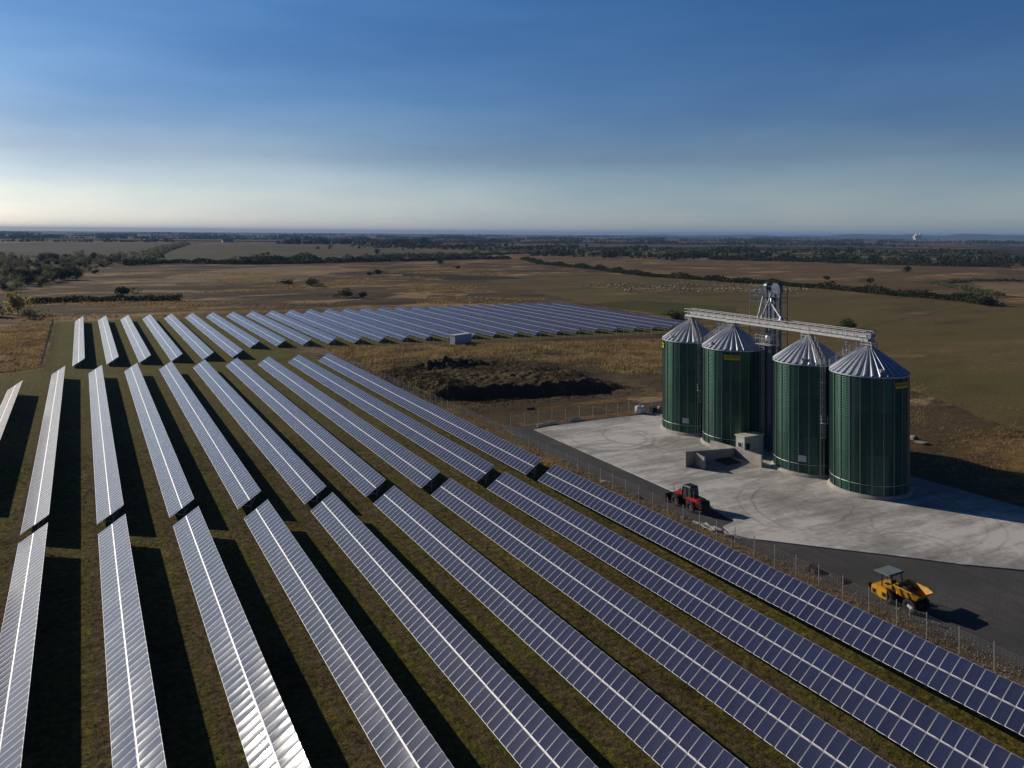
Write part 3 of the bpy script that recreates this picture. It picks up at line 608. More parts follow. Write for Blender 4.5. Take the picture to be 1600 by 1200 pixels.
def grass_tufts(name, label, n, sampler, hmin, hmax, blades, spread, mat, seed, wid=0.22, z0=0.0):
    rg = np.random.default_rng(seed); P = sampler(n, rg); n = len(P)
    h = rg.uniform(hmin, hmax, n)
    a = rg.uniform(0, 2*math.pi, (n, blades)); off = rg.uniform(0.02, spread, (n, blades)); lean = rg.uniform(.15, .8, (n, blades))
    bx = P[:, None, 0]+np.cos(a)*off; by = P[:, None, 1]+np.sin(a)*off
    hh = h[:, None]*rg.uniform(.6, 1.1, (n, blades)); w = hh*wid
    t = np.stack([bx+np.cos(a)*hh*lean, by+np.sin(a)*hh*lean, hh], 2)
    l = np.stack([bx-np.sin(a)*w, by+np.cos(a)*w, np.zeros_like(bx)], 2); r = np.stack([bx+np.sin(a)*w, by-np.cos(a)*w, np.zeros_like(bx)], 2)
    V = np.stack([l, r, t], 2).reshape(-1, 3); V[:, 2] += (np.repeat([z0(a_, b_) for a_, b_ in P], blades*3) if callable(z0) else z0)
    o = link(name, fast_mesh(name, V, np.arange(len(V)).reshape(-1, 3), mat)); tag(o, label, 'grass', kind='stuff')
def clump_mask(x, y, s, rg_seed):
    return np.sin(x*s+1.7*np.sin(y*s*.8+rg_seed))*np.cos(y*s*1.2+np.sin(x*s*.7)+rg_seed)
def near_sampler(n, rg):
    r = 36+np.sqrt(rg.uniform(0, 1, n))*105; a = np.radians(rg.uniform(-8, 66, n)); x = r*np.sin(a); y = r*np.cos(a)
    k = (x < 63.8) & (clump_mask(x, y, .5, 0)+rg.normal(size=n)*.7 > -0.1); return np.stack([x[k], y[k]], 1)
grass_tufts('grass', 'short olive grass growing between the near solar rows', 95000, near_sampler, .04, .15, 5, .15, M['tuft'], 71, .3, AG)
def verge_sampler(n, rg):
    y = rg.uniform(25, 165, n); x = rg.uniform(62.4, 67.2, n); k = rg.uniform(0, 1, n) < np.clip(1.1-np.abs(x-64.6)/2.6, .05, 1)*np.clip((y-30)/45, .22, 1); return np.stack([x[k], y[k]], 1)
grass_tufts('dry_grass', 'dry grass along the foot of the wire fence', 9000, verge_sampler, .12, .45, 4, .25, M['drytuft'], 72, .16)
def weed_sampler(n, rg):
    x = rg.uniform(64.5, 112, n); y = rg.uniform(146, 194, n)
    k = (clump_mask(x, y, .22, 3)+rg.normal(size=n)*.35 > np.where(x < 76, -.2, .55)); return np.stack([x[k], y[k]], 1)
grass_tufts('weeds', 'dark weeds grown over the flanks of the dirt mound', 9000, weed_sampler, .2, .6, 5, .35, M['weed'], 77, .22, mound_h)
def in_poly(x, y, poly):
    k = np.zeros(len(x), bool); j = len(poly)-1
    for i in range(len(poly)):
        (xi, yi), (xj, yj) = poly[i], poly[j]
        k ^= ((yi > y) != (yj > y)) & (x < (xj-xi)*(y-yi)/(yj-yi+1e-12)+xi); j = i
    return k
BAND = [(66.8, 238.5), (111.6, 225.5), (173.5, 208.0), (207.6, 217.6), (192.7, 183.2), (154.3, 157.0), (124.4, 154.9), (115.9, 172.1), (98.8, 201.8), (75.3, 203.0), (65.7, 178.6), (65.7, 153.3), (63.6, 189.8), (64.1, 219.7)]
sheet('rough_band', [(66.2, 237.3), (111.6, 226.0), (173.5, 209.2), (209.7, 220.2), (199.1, 186.5), (164.9, 160.8), (130.8, 155.9), (118.0, 170.1), (100.9, 199.8), (77.5, 205.6), (66.2, 215.4)], 0.009, M['roughband'], 4, 1.5, 9)
def band_sampler(n, rg):
    x = rg.uniform(60, 206, n); y = rg.uniform(140, 245, n); k = in_poly(x, y, BAND) & (clump_mask(x, y, .11, 2)+.6*clump_mask(x, y, .35, 1)+rg.normal(size=n)*.5 > -.45); return np.stack([x[k], y[k]], 1)
grass_tufts('dry_grass', 'tall straw coloured grass between the far tables and the dirt mound', 42000, band_sampler, .35, .95, 4, .5, M['drytuft'], 73, .14)
LEFTP = [(-9.3, 343.6), (-9.0, 234.4), (-33.6, 224.0), (-31.5, 273.7), (-22.9, 340.5)]
def left_sampler(n, rg):
    x = rg.uniform(-40, -8, n); y = rg.uniform(222, 346, n); k = in_poly(x, y, LEFTP) & (clump_mask(x, y, .18, 4)+rg.normal(size=n)*.5 > -.5); return np.stack([x[k], y[k]], 1)
sheet('straw_patch', LEFTP, 0.012, M['straw'], 4, 1.0, 8)
grass_tufts('dry_grass', 'patch of tall straw grass outside the left end fence', 14000, left_sampler, .4, 1.0, 4, .5, M['drytuft'], 74, .14)
def meadow_sampler(n, rg):
    x = rg.uniform(-20, 350, n); y = rg.uniform(330, 750, n); k = (y > 354-.08*x) & (x < 60+y*.45) & (x > -30+(y-460)*.11) & (clump_mask(x, y, .030, 3)+.5*clump_mask(x, y, .09, 5)+rg.normal(size=n)*.15 > .55); return np.stack([x[k], y[k]], 1)
grass_tufts('dry_grass', 'straw tussocks scattered through the wide dry meadow', 60000, meadow_sampler, .5, 1.1, 3, .7, M['drytuft'], 75, .25)
def east_sampler(n, rg):
    x = rg.uniform(110, 185, n); y = rg.uniform(20, 135, n); k = (clump_mask(x, y, .13, 6)+rg.normal(size=n)*.35 > .25) & (x < 128+.30*y+15); return np.stack([x[k], y[k]], 1)
grass_tufts('dry_grass', 'rough brown grass behind the silos', 16000, east_sampler, .15, .5, 4, .5, M['drytuft'], 76, .16)
def yard_stones(name, label, n, x0, x1, y0, y1, smin, smax, seed, mat='stone'):
    rg = np.random.default_rng(seed); V = []; F = []
    base = np.array([(-1, -1, -.6), (1, -1, -.6), (1, 1, -.6), (-1, 1, -.6), (-.6, -.7, .6), (.7, -.5, .5), (.5, .7, .7), (-.7, .5, .5)])*.5
    fq = np.array([(3, 2, 1, 0), (4, 5, 6, 7), (0, 1, 5, 4), (1, 2, 6, 5), (2, 3, 7, 6), (3, 0, 4, 7)])
    for i in range(n):
        s = rg.uniform(smin, smax)*rg.uniform(.5, 1.2, 3); a = rg.uniform(0, 6.28); v = (base+rg.normal(size=(8, 3))*.08)*s
        v = np.stack([v[:, 0]*math.cos(a)-v[:, 1]*math.sin(a), v[:, 0]*math.sin(a)+v[:, 1]*math.cos(a), v[:, 2]], 1)
        v += (x0+(x1-x0)*np.clip(.5+rg.normal()*.28, 0, 1), rg.uniform(y0, y1), s[2]*.15); F.append(fq+8*i); V.append(v)
    o = link(name, fast_mesh(name, np.concatenate(V), np.concatenate(F), M[mat])); tag(o, label, 'stones', kind='stuff')
yard_stones('rubble', 'loose pale rubble along the fence verge', 3400, 64.6, 69.6, 22, 66, .04, .15, 81)
yard_stones('rubble', 'loose rubble along the far part of the fence', 900, 64.6, 67.5, 66, 125, .05, .25, 82)
yard_stones('earth_clods', 'clods of earth on the dirt mound bank', 900, 70, 112, 141, 156, .1, .45, 83, 'soil')

# ------------------------------------------------------------------ solar tables
TILT = R(34.2248); WS = 3.36; PITCH = 0.945; ML, MWD, MT = 1.645, 0.931, 0.04
LOWS, HIGHS = ML/2, WS-ML/2
def module_geo():
    hx, hy, t, b = ML/2, MWD/2, MT/2, 0.032
    v = [(-hx, -hy, t), (hx, -hy, t), (hx, hy, t), (-hx, hy, t), (-hx+b, -hy+b, t-.003), (hx-b, -hy+b, t-.003), (hx-b, hy-b, t-.003), (-hx+b, hy-b, t-.003), (-hx, -hy, -t), (hx, -hy, -t), (hx, hy, -t), (-hx, hy, -t)]
    f = [(4, 5, 6, 7), (0, 1, 5, 4), (1, 2, 6, 5), (2, 3, 7, 6), (3, 0, 4, 7), (0, 8, 9, 1), (1, 9, 10, 2), (2, 10, 11, 3), (3, 11, 8, 0), (11, 10, 9, 8)]
    return np.array(v), np.array(f)
MV, MF = module_geo()
def modules_mesh(name, centres):
    c = np.asarray(centres, float).reshape(-1, 3); n = len(c)
    V = (MV[None]+c[:, None]).reshape(-1, 3); F = (MF[None]+12*np.arange(n)[:, None, None]).reshape(-1, 4)
    me = fast_mesh(name, V, F, [M['glass'], M['alu']], np.tile([0]+[1]*8+[1], n))
    uv = me.uv_layers.new(name='UVMap'); u = np.zeros((10, 4, 2), np.float32); u[0] = [(0, 0), (1, 0), (1, 1), (0, 1)]; u[1:] = 0.31
    uv.data.foreach_set('uv', np.tile(u.reshape(-1), n).astype(np.float32)); return me
ONE = modules_mesh('solar_panel', [(0, 0, 0)])
def frame_mesh():
    mb = MB(); c, s = math.cos(TILT), math.sin(TILT); x = WS*c
    def on(sv): return Vector((sv*c, 0, 0.8+sv*s-0.14))
    mb.bar(on(0.15), on(WS-.15), .07, .10)
    p = on(2.05); mb.bar((p.x, 0, -.4), p, .12, .12)
    mb.bar((p.x, 0, 0.75), on(0.75), .07, .07)
    mb.bar((p.x, 0, 0.9), on(3.0), .07, .07)
    return mb.mesh('support_frame', M['galv'])
FRAME = frame_mesh()
def on_table(sv, dz=0.0): return (sv*math.cos(TILT)-dz*math.sin(TILT), 0.8+sv*math.sin(TILT)+dz*math.cos(TILT))
def rail_mesh(name, L, sv, w, h, dz, mat):
    mb = MB(); x, z = on_table(sv, dz); mb.box((x, -L/2, z), (w, L, h), 0, Matrix.Rotation(-TILT, 3, 'Y')); return mb.mesh(name, mat)
row_cache = {}
def solar_table(label, group, x, yn, yf, zoff=0.0, slope=0.0, nearest=0):
    n = max(4, int(round((yf-yn)/PITCH))); L = n*PITCH
    t = thing('solar_table', label, 'solar panels', (x, yf, zoff), 0, group); t.rotation_euler = (-slope+rng.normal()*R(.02), rng.normal()*R(.25), rng.normal()*R(.03))
    if nearest:
        items = []
        for k in range(n):
            for sv in (LOWS, HIGHS):
                px, pz = on_table(sv); y = -(k+.5)*PITCH; w = Vector((x+px, yf+y, pz+zoff))
                yaw = math.atan2(w.x, w.y)-R(28.87); vis = abs(yaw) < R(34.5) and w.length > 46
                items.append(((0 if vis else 1), (w-Vector((0, 0, CAM_H))).length, px, y, pz, sv))
        items.sort()
        for it in items[:nearest]: link('solar_panel', ONE, t, (it[2], it[3], it[4]+rng.normal()*.004), (rng.normal()*R(.10), -TILT+rng.normal()*R(.10), 0))
        rest = items[nearest:]
        if rest:
            o = link('solar_panels', modules_mesh('solar_panels', [(it[5]-WS/2, it[3], 0) for it in rest]), t, (on_table(WS/2)[0], 0, on_table(WS/2)[1]), (0, -TILT, 0)); o['kind'] = 'stuff'
    else:
        if n not in row_cache: row_cache[n] = modules_mesh('panel_row', [(0, -(k+.5)*PITCH, 0) for k in range(n)])
        for sv in (LOWS, HIGHS): px, pz = on_table(sv); link('panel_row', row_cache[n], t, (px, 0, pz), (0, -TILT, 0))
    key = ('r', n)
    if key not in row_cache:
        row_cache[key] = (rail_mesh('centre_rail', L, WS/2, .10, .03, -0.006, M['galv_light']), rail_mesh('purlin', L, .45, .05, .08, -.07, M['galv']), rail_mesh('purlin', L, WS-.45, .05, .08, -.07, M['galv']))
    a, b, c = row_cache[key]; link('centre_rail', a, t); link('purlin', b, t); link('purlin', c, t)
    m = max(2, int(L/4.2)+1)
    for k in range(m): link('support_frame', FRAME, t, (0, -0.5-(L-1.0)*k/(m-1), 0))
    return t
ORD = ['', 'first', 'second', 'third', 'fourth', 'fifth', 'sixth', 'seventh', 'eighth', 'ninth', 'tenth', 'eleventh', 'twelfth', 'thirteenth', 'fourteenth', 'fifteenth', 'sixteenth', 'seventeenth', 'eighteenth', 'nineteenth', 'twentieth', 'twenty-first', 'twenty-second', 'twenty-third', 'twenty-fourth', 'twenty-fifth', 'twenty-sixth', 'twenty-seventh']
X0, PX = -21.038, 7.7794
A_FAR = {1: 103.5, 2: 102.6, 3: 101.6, 4: 100.4, 5: 99.0, 6: 97.9, 7: 96.8, 8: 96.4, 9: 95.4, 10: 94.85}
A_NEAR = {1: 60, 2: 40, 3: 38, 4: 34, 5: 30, 6: 28, 7: 22, 8: 18, 9: 16, 10: 16}
A_SLOPE = {7: .006, 8: .0080, 9: .0075, 10: .0100}
for i in range(1, 11):
    lb = f'two-high solar table of the nearest block, {ORD[11-i]} row counting from the wire fence'
    if i == 4: lb = 'solar table of the nearest block carrying the white sun glare on its panels'
    if i == 10: lb = 'solar table of the nearest block right beside the wire fence'
    solar_table(lb, 'solar tables of the nearest block', X0+PX*i, A_NEAR[i], A_FAR[i], 0.12 if i == 10 else 0.0, A_SLOPE.get(i, 0), 100)
B_FAR = {1: 201.6, 2: 218.8, 3: 216.6, 4: 215.9, 5: 215.1, 6: 214.2, 7: 213.3, 8: 212.0, 9: 211.9, 10: 210.8}
B_NEAR = {1: 120, 2: 105.85, 3: 104.7, 4: 103.65, 5: 102.4, 6: 101.25, 7: 100.3, 8: 99.7, 9: 98.9, 10: 98.0}
for i in range(1, 11):
    lb = f'solar table of the middle block, {ORD[11-i]} row counting from the wire fence'
    if i == 1: lb = 'solar table of the middle block cut off by the left picture edge'
    if i == 10: lb = 'solar table of the middle block next to the wire fence'
    solar_table(lb, 'solar tables of the middle block', X0+PX*i, B_NEAR[i], B_FAR[i], 0, 0, 100)
for i in range(1, 28):
    yn = 232.22-0.628*i if i <= 6 else 253.22-0.975*i
    lb = f'solar table of the far block, {ORD[i]} row counting from the straw grass patch'
    if i == 27: lb = 'last solar table of the far block, nearest the silos'
    if i == 1: lb = 'end solar table of the far block beside the straw grass patch'
    solar_table(lb, 'solar tables of the far block', -9.0232+7.7845*i, yn, 346.74-0.748*i, -0.355)

# ------------------------------------------------------------------ fences
def polyline(pts, step):
    out = []; carry = 0.0
    for a, b in zip(pts, pts[1:]):
        a, b = Vector(a), Vector(b); L = (b-a).length; s = carry
        while s < L: out.append(a+(b-a)*s/L); s += step
        carry = s-L
    return out
POSTM = MB().bar((0, 0, -.3), (0, 0, 2.35), .065, .065).mesh('post', M['postmetal'])
def fence(label, pts, h=2.1, step=2.85, mesh_step=0.30, rows=11, cat='fence'):
    t = thing('wire_fence', label, cat, (pts[0][0], pts[0][1], 0)); o0 = Vector((pts[0][0], pts[0][1], 0))
    P = polyline(pts, step)
    for k, p in enumerate(P): q = link('post', POSTM, t, (p.x-o0.x, p.y-o0.y, 0), (0, 0, 0.07*math.sin(k*7.3))); q.scale = (1, 1, 1+.02*math.sin(k*3.1))
    mb = MB(); r = random.Random(4)
    for a, b in zip(P, P[1:]):
        sag = r.uniform(-.03, .03)
        for j in range(rows): z = 0.08+(h-.08)*j/(rows-1)+sag; mb.bar((a.x-o0.x-.045, a.y-o0.y, z), (b.x-o0.x-.045, b.y-o0.y, z), .012 if j in (0, rows-1) else .008)
        L = (b-a).length; n = int(L/mesh_step)
        for k in range(1, n): p = a+(b-a)*k/n; mb.bar((p.x-o0.x-.045, p.y-o0.y, .08+sag), (p.x-o0.x-.045, p.y-o0.y, h+sag), .006)
    mb.build('wire_mesh', M['wire'], t, fix=False)
    return t
fence('grey wire mesh fence on slim metal posts between the solar rows and the yard', [(66.6, 23.35), (66.25, 37.6), (65.9, 46), (65.8, 60), (65.4, 80), (65.1, 104), (65.0, 120), (64.6, 140), (64.0, 165), (62.9, 205), (60.6, 226), (56.2, 241)])
fence('pale posted wire fence along the far edge of the concrete yard', [(70.5, 127.8), (80.0, 126.9), (90.3, 125.1), (98.8, 125.5), (107.3, 124.9)], 2.0)
fence('thin wire fence in front of the far solar block by the straw band', [(58, 240), (90, 235), (130, 228.5), (170, 222), (207, 218)], 1.9, 2.85, 0.6, 7)
fence('whitish wire fence at the left end of the far block along the straw patch', [(-8.3, 232), (-8.5, 346)], 1.7, 2.85, 0.25, 9)

# ------------------------------------------------------------------ silos
SR, SH, SROOF = 5.05, 16.4, 3.55
SILOS = [(98.15, 109.8), (98.05, 99.15), (97.97, 83.3), (97.86, 72.76)]
def arc_pts(r, n): return [(r*math.cos(2*math.pi*k/n), r*math.sin(2*math.pi*k/n)) for k in range(n)]
def silo_meshes():
    D = {}
    mb = MB(); mb.lathe([(SR, 0.45), (SR, SH)], 88, 0, False); D['wall'] = mb.mesh('wall', M['silo'], smooth=True)
    mb = MB(); mb.lathe([(SR+.40, -.1), (SR+.38, .14), (SR+.14, .46), (SR+.02, .48)], 64, 0, False); D['plinth'] = mb.mesh('plinth', M['plinth'])
    mb = MB()
    for k in range(22):
        a = 2*math.pi*(k+.5)/22; c, s = math.cos(a), math.sin(a)
        mb.box(((SR+.05)*c, (SR+.05)*s, (SH+.5)/2), (.11, .13, SH-.5), 0, Matrix.Rotation(a, 3, 'Z'))
    D['stiffener'] = mb.mesh('stiffeners', M['rib'])
    mb = MB(); mb.lathe([(SR+.06, 1.72), (SR+.085, 1.76), (SR+.06, 1.80)], 66, 0, False); D['ring'] = mb.mesh('wind_ring', M['galv_light'])
    # roof: folded sheets with raised seams
    n = 32; vs = []; prof = [(.38, SH+SROOF), (1.3, None), (2.6, None), (SR+.16, SH-.02)]
    for r, z in prof:
        for k in range(n*4):
            j = k % 4; a = 2*math.pi*(k//4+(0.0, .52, .66, .80)[j])/n
            zz = SH-.02+(SROOF+.02)*(SR+.16-r)/(SR+.16-.38)
            up = (0, 0, .20, .20)[j]*min(1, .30+r/4)
            vs.append((r*math.cos(a), r*math.sin(a), zz+up))
    m = n*4; fs = [(i*m+k, (i+1)*m+k, (i+1)*m+(k+1) % m, i*m+(k+1) % m) for i in range(3) for k in range(m)]
    mb = MB(); mb.add(vs, fs); mb.lathe([(SR+.18, SH-.16), (SR+.18, SH+.0)], 72, 0, False)
    D['roof'] = mb.mesh('roof', M['roof'])
    mb = MB(); mb.lathe([(.55, SH+SROOF-.12), (.55, SH+SROOF+.22), (.30, SH+SROOF+.34), (.28, SH+SROOF+.62)], 20); D['cap'] = mb.mesh('roof_collar', M['galv_light'])
    mb = MB(); mb.box((0, 0, .14), (.52, .52, .34)); mb.box((0, 0, .33), (.64, .64, .06)); D['vent'] = mb.mesh('roof_vent', M['galv_light'], bevel=.02)
    mb = MB(); mb.prism([(-.55, -.45), (.55, -.45), (.55, .45), (-.55, .45)], 0, .10, 'X'); mb.prism([(-.45, -.35), (.45, -.35), (.45, .35), (-.45, .35)], .10, .14, 'X'); D['hatch'] = mb.mesh('access_hatch', M['offwhite'], bevel=.02)
    return D
SD = silo_meshes()
def roof_z(r): return SH-.02+(SROOF+.02)*(SR+.16-r)/(SR+.16-.38)
def caged_ladder(parent, a, z0, z1, cage_from):
    mb = MB(); c, s = math.cos(a), math.sin(a); o = Vector((c*(SR+.32), s*(SR+.32), 0)); tx = Vector((-s, c, 0)); nx = Vector((c, s, 0))
    for k in (-1, 1): mb.bar(o+tx*.24*k+Vector((0, 0, z0)), o+tx*.24*k+Vector((0, 0, z1+1.0)), .06, .06)
    z = z0+.2
    while z < z1: mb.bar(o-tx*.24+Vector((0, 0, z)), o+tx*.24+Vector((0, 0, z)), .03); z += .32
    for z in np.arange(z0+1.0, z1, 2.9):
        for k in (-1, 1): mb.bar(o+tx*.24*k+Vector((0, 0, z)), o+tx*.24*k-nx*.32+Vector((0, 0, z)), .04)
    lad = mb.build('ladder', M['galv_light'], parent, fix=False)
    cg = MB(); hoops = np.arange(cage_from, z1+1.0, 1.15); A = [math.pi*k/6 for k in range(7)]
    def pt(al, z): return o+tx*.40*math.cos(al)+nx*.72*math.sin(al)+Vector((0, 0, z))
    for z in hoops:
        for p, q in zip(A, A[1:]): cg.bar(pt(p, z), pt(q, z), .045, .03)
    for al in A[1:-1]: cg.bar(pt(al, cage_from), pt(al, z1+.9), .035, .02)
    cg.build('safety_cage', M['galv'], lad, fix=False)
    pf = MB(); p = o+nx*.35+Vector((0, 0, z0+(z1-z0)*.48)); pf.box(p, (.9, .9, .05), 0, Matrix.Rotation(a, 3, 'Z'))
    for k in (-1, 1):
        for h in (0.55, 1.05): pf.bar(p+tx*.45*k+Vector((0, 0, h))-nx*.4, p+tx*.45*k+nx*.45+Vector((0, 0, h)), .04)
        pf.bar(p+tx*.45*k+nx*.45, p+tx*.45*k+nx*.45+Vector((0, 0, 1.05)), .04)
    pf.build('rest_platform', M['galv_light'], lad, fix=False)
def roof_stair(parent, a):
    mb = MB(); c, s = math.cos(a), math.sin(a); tx = Vector((-s, c, 0)); nx = Vector((c, s, 0))
    p0 = nx*(SR+.15)+Vector((0, 0, roof_z(SR+.15)+.22)); p1 = nx*.75+Vector((0, 0, roof_z(.75)+.3))
    for k in (-1, 1):
        mb.bar(p0+tx*.33*k, p1+tx*.33*k, .06, .14)
        for h in (.5, 1.0): mb.bar(p0+tx*.36*k+Vector((0, 0, h)), p1+tx*.36*k+Vector((0, 0, h)), .055)
        for f in np.linspace(0, 1, 6): q = p0+(p1-p0)*f+tx*.36*k; mb.bar(q, q+Vector((0, 0, 1.0)), .045)
    for f in np.linspace(0.02, .98, 16): q = p0+(p1-p0)*f; mb.box(q+Vector((0, 0, .04)), (.22, .62, .04), 0, Matrix.Rotation(a, 3, 'Z'))
    mb.build('roof_stair', M['galv_light'], parent, fix=False)
def text_mesh(txt, size, depth, mat, name):
    cu = bpy.data.curves.new(name, 'FONT'); cu.body = txt; cu.size = size; cu.extrude = depth; cu.align_x = 'CENTER'; cu.align_y = 'CENTER'
    o = bpy.data.objects.new(name, cu); COL.objects.link(o); dg = bpy.context.evaluated_depsgraph_get()
    me = bpy.data.meshes.new_from_object(o.evaluated_get(dg)); bpy.data.objects.remove(o); me.materials.clear(); me.materials.append(mat); return me
def silo_sign(parent, a, z):
    w, h = 2.6, .78; n = 8; r0 = SR+.15; mb = MB(); da = w/r0
    vs = []
    for rr_ in (r0, r0+.05):
        for zz in (z-h/2, z+h/2):
            for k in range(n+1): b = a-da/2+da*k/n; vs.append((rr_*math.cos(b), rr_*math.sin(b), zz))
    m = n+1
    for k in range(n): mb_f = None
    fs = [(k, k+1, m+k+1, m+k) for k in range(n)]+[(2*m+k, 2*m+k+1, 3*m+k+1, 3*m+k) for k in range(n)]+[(k, k+1, 2*m+k+1, 2*m+k) for k in range(n)]+[(m+k, m+k+1, 3*m+k+1, 3*m+k) for k in range(n)]+[(0, m, 3*m, 2*m), (n, m+n, 3*m+n, 2*m+n)]
    mb.add(vs, fs); sg = mb.build('sign_board', M['signyellow'], parent)
    me = text_mesh('NEUERO', .62, .012, M['black'], 'lettering')
    for v in me.vertices:   # wrap the letters round the wall
        x, y, zz = v.co; b = a+x*1.02/r0; rr_ = r0+.062+zz; v.co = (rr_*math.cos(b), rr_*math.sin(b), z+.05+y*.82)
    link('lettering', me, sg)
def silo(idx, label, ladder, stair, vents, hatch, sign):
    x, y = SILOS[idx]; t = thing('grain_silo', label, 'silo', (x, y, 0.13), 0, 'green grain silos on the concrete yard')
    for nm, k in (('plinth', 'plinth'), ('wall', 'wall'), ('stiffeners', 'stiffener'), ('wind_ring', 'ring'), ('roof', 'roof'), ('roof_collar', 'cap')): link(nm, SD[k], t)
    for a in vents: link('roof_vent', SD['vent'], t, ((SR-.55)*math.cos(a), (SR-.55)*math.sin(a), roof_z(SR-.55)+.05), (0, 0, a))
    if hatch is not None: link('access_hatch', SD['hatch'], t, (math.cos(hatch)*(SR+.01), math.sin(hatch)*(SR+.01), 2.6), (0, 0, hatch))
    if ladder is not None: caged_ladder(t, ladder, 0.5, SH, 6.0)
    if stair is not None: roof_stair(t, stair)
    if sign is not None: silo_sign(t, sign, SH-1.15)
D2 = math.radians
silo(0, 'green corrugated grain silo farthest from the camera, first of the four in line', D2(-117), D2(-117), [D2(178), D2(20)], D2(-142), D2(146))
silo(1, 'second green grain silo, standing behind the small white control house', None, D2(112), [D2(172), D2(30)], None, D2(-137))
silo(2, 'third green grain silo with caged ladder, beside the loading pit wall', D2(-119), D2(-119), [D2(-148), D2(40)], D2(-149), None)
silo(3, 'green grain silo nearest the camera, largest of the four in the picture', None, D2(120), [D2(-122), D2(60)], None, D2(-90))

# ------------------------------------------------------------------ conveyor bridge over the silos
def bridge():
    t = thing('conveyor_bridge', 'long pale galvanised conveyor bridge with handrails spanning the four silo tops', 'conveyor', (98, 91.4, 0))
    y0, y1 = -18.7, 19.2; zb = 20.85
    mb = MB()
    for x in (-.75, .75): mb.box((x, 0, zb), (.10, y1-y0, .30))
    for y in np.arange(y0+.6, y1, 1.4): mb.box((0, y, zb), (1.4, .08, .12))
    mb.box((-.42, 0, zb+.17), (.62, y1-y0, .04)); mb.build('walkway', M['galv_light'], t)
    mb = MB(); mb.box((.32, 0, zb+.48), (.58, y1-y0-.6, .42)); mb.prism([(.0, zb+.69), (.64, zb+.69), (.32, zb+.80)], y0+.3, y1-.3, 'Y')
    for y in np.arange(y0+.6, y1, 2.0): mb.box((.32, y, zb+.49), (.68, .08, .50))
    mb.build('conveyor_trough', M['galv_light'], t)
    mb = MB()
    for x in (-.78, .80):
        for h in (.66, 1.2): mb.bar((x, y0, zb+h), (x, y1, zb+h), .085)
        for y in np.arange(y0, y1+.1, 1.68): mb.bar((x, y, zb), (x, y, zb+1.18), .055)
    for y in (y0, y1):
        for h in (.62, 1.18): mb.bar((-.78, y, zb+h), (.8, y, zb+h), .055)
    mb.build('handrail', M['galv_light'], t)
    mb = MB(); mb.box((.32, y0+.25, zb+.62), (.66, .9, .62)); mb.tube((.0, y0-.05, zb+.6), (.9, y0-.05, zb+.6), .24, 14); mb.build('drive_unit', M['galv'], t, bevel=.03)
    for (sx, sy) in SILOS:
        mb = MB(); px, py = sx-98, sy-91.4
        for k in (-1, 1):
            mb.bar((px+.1, py+.45*k, SH+SROOF+.3), (.1, py+.75*k, zb-.15), .09)
            mb.bar((px-.6, py+.9*k, roof_z(1.1)+.3), (-.7, py+.75*k, zb-.15), .08); mb.bar((px+.6, py+.9*k, roof_z(1.1)+.3), (.7, py+.75*k, zb-.15), .08)
        mb.box((.0, py, zb-.2), (1.6, 1.7, .08)); mb.box((px, py, SH+SROOF+.32), (1.4, 2.0, .06))
        mb.tube((px, py, SH+SROOF+.6), (.32, py, zb+.3), .17, 12); mb.build('support_trestle', M['galv_light'], t)
    for cx, cy in ((1.9, 104.5-91.4), (1.8, 78.0-91.4)):
        mb = MB(); w = .32
        for a, b in ((-w, -w), (w, -w), (w, w), (-w, w)): mb.bar((cx+a, cy+b, 0), (cx+a, cy+b, zb-.1), .09)
        for z in np.arange(.6, zb-.3, .62):
            for a, b in (((-w, -w), (w, -w)), ((w, -w), (w, w)), ((w, w), (-w, w)), ((-w, w), (-w, -w))): mb.bar((cx+a[0], cy+a[1], z), (cx+b[0], cy+b[1], z), .045)
        mb.bar((cx, cy, zb-.1), (0, cy, zb-.1), .14); mb.build('lattice_column', M['galv_light'], t, fix=False)
bridge()
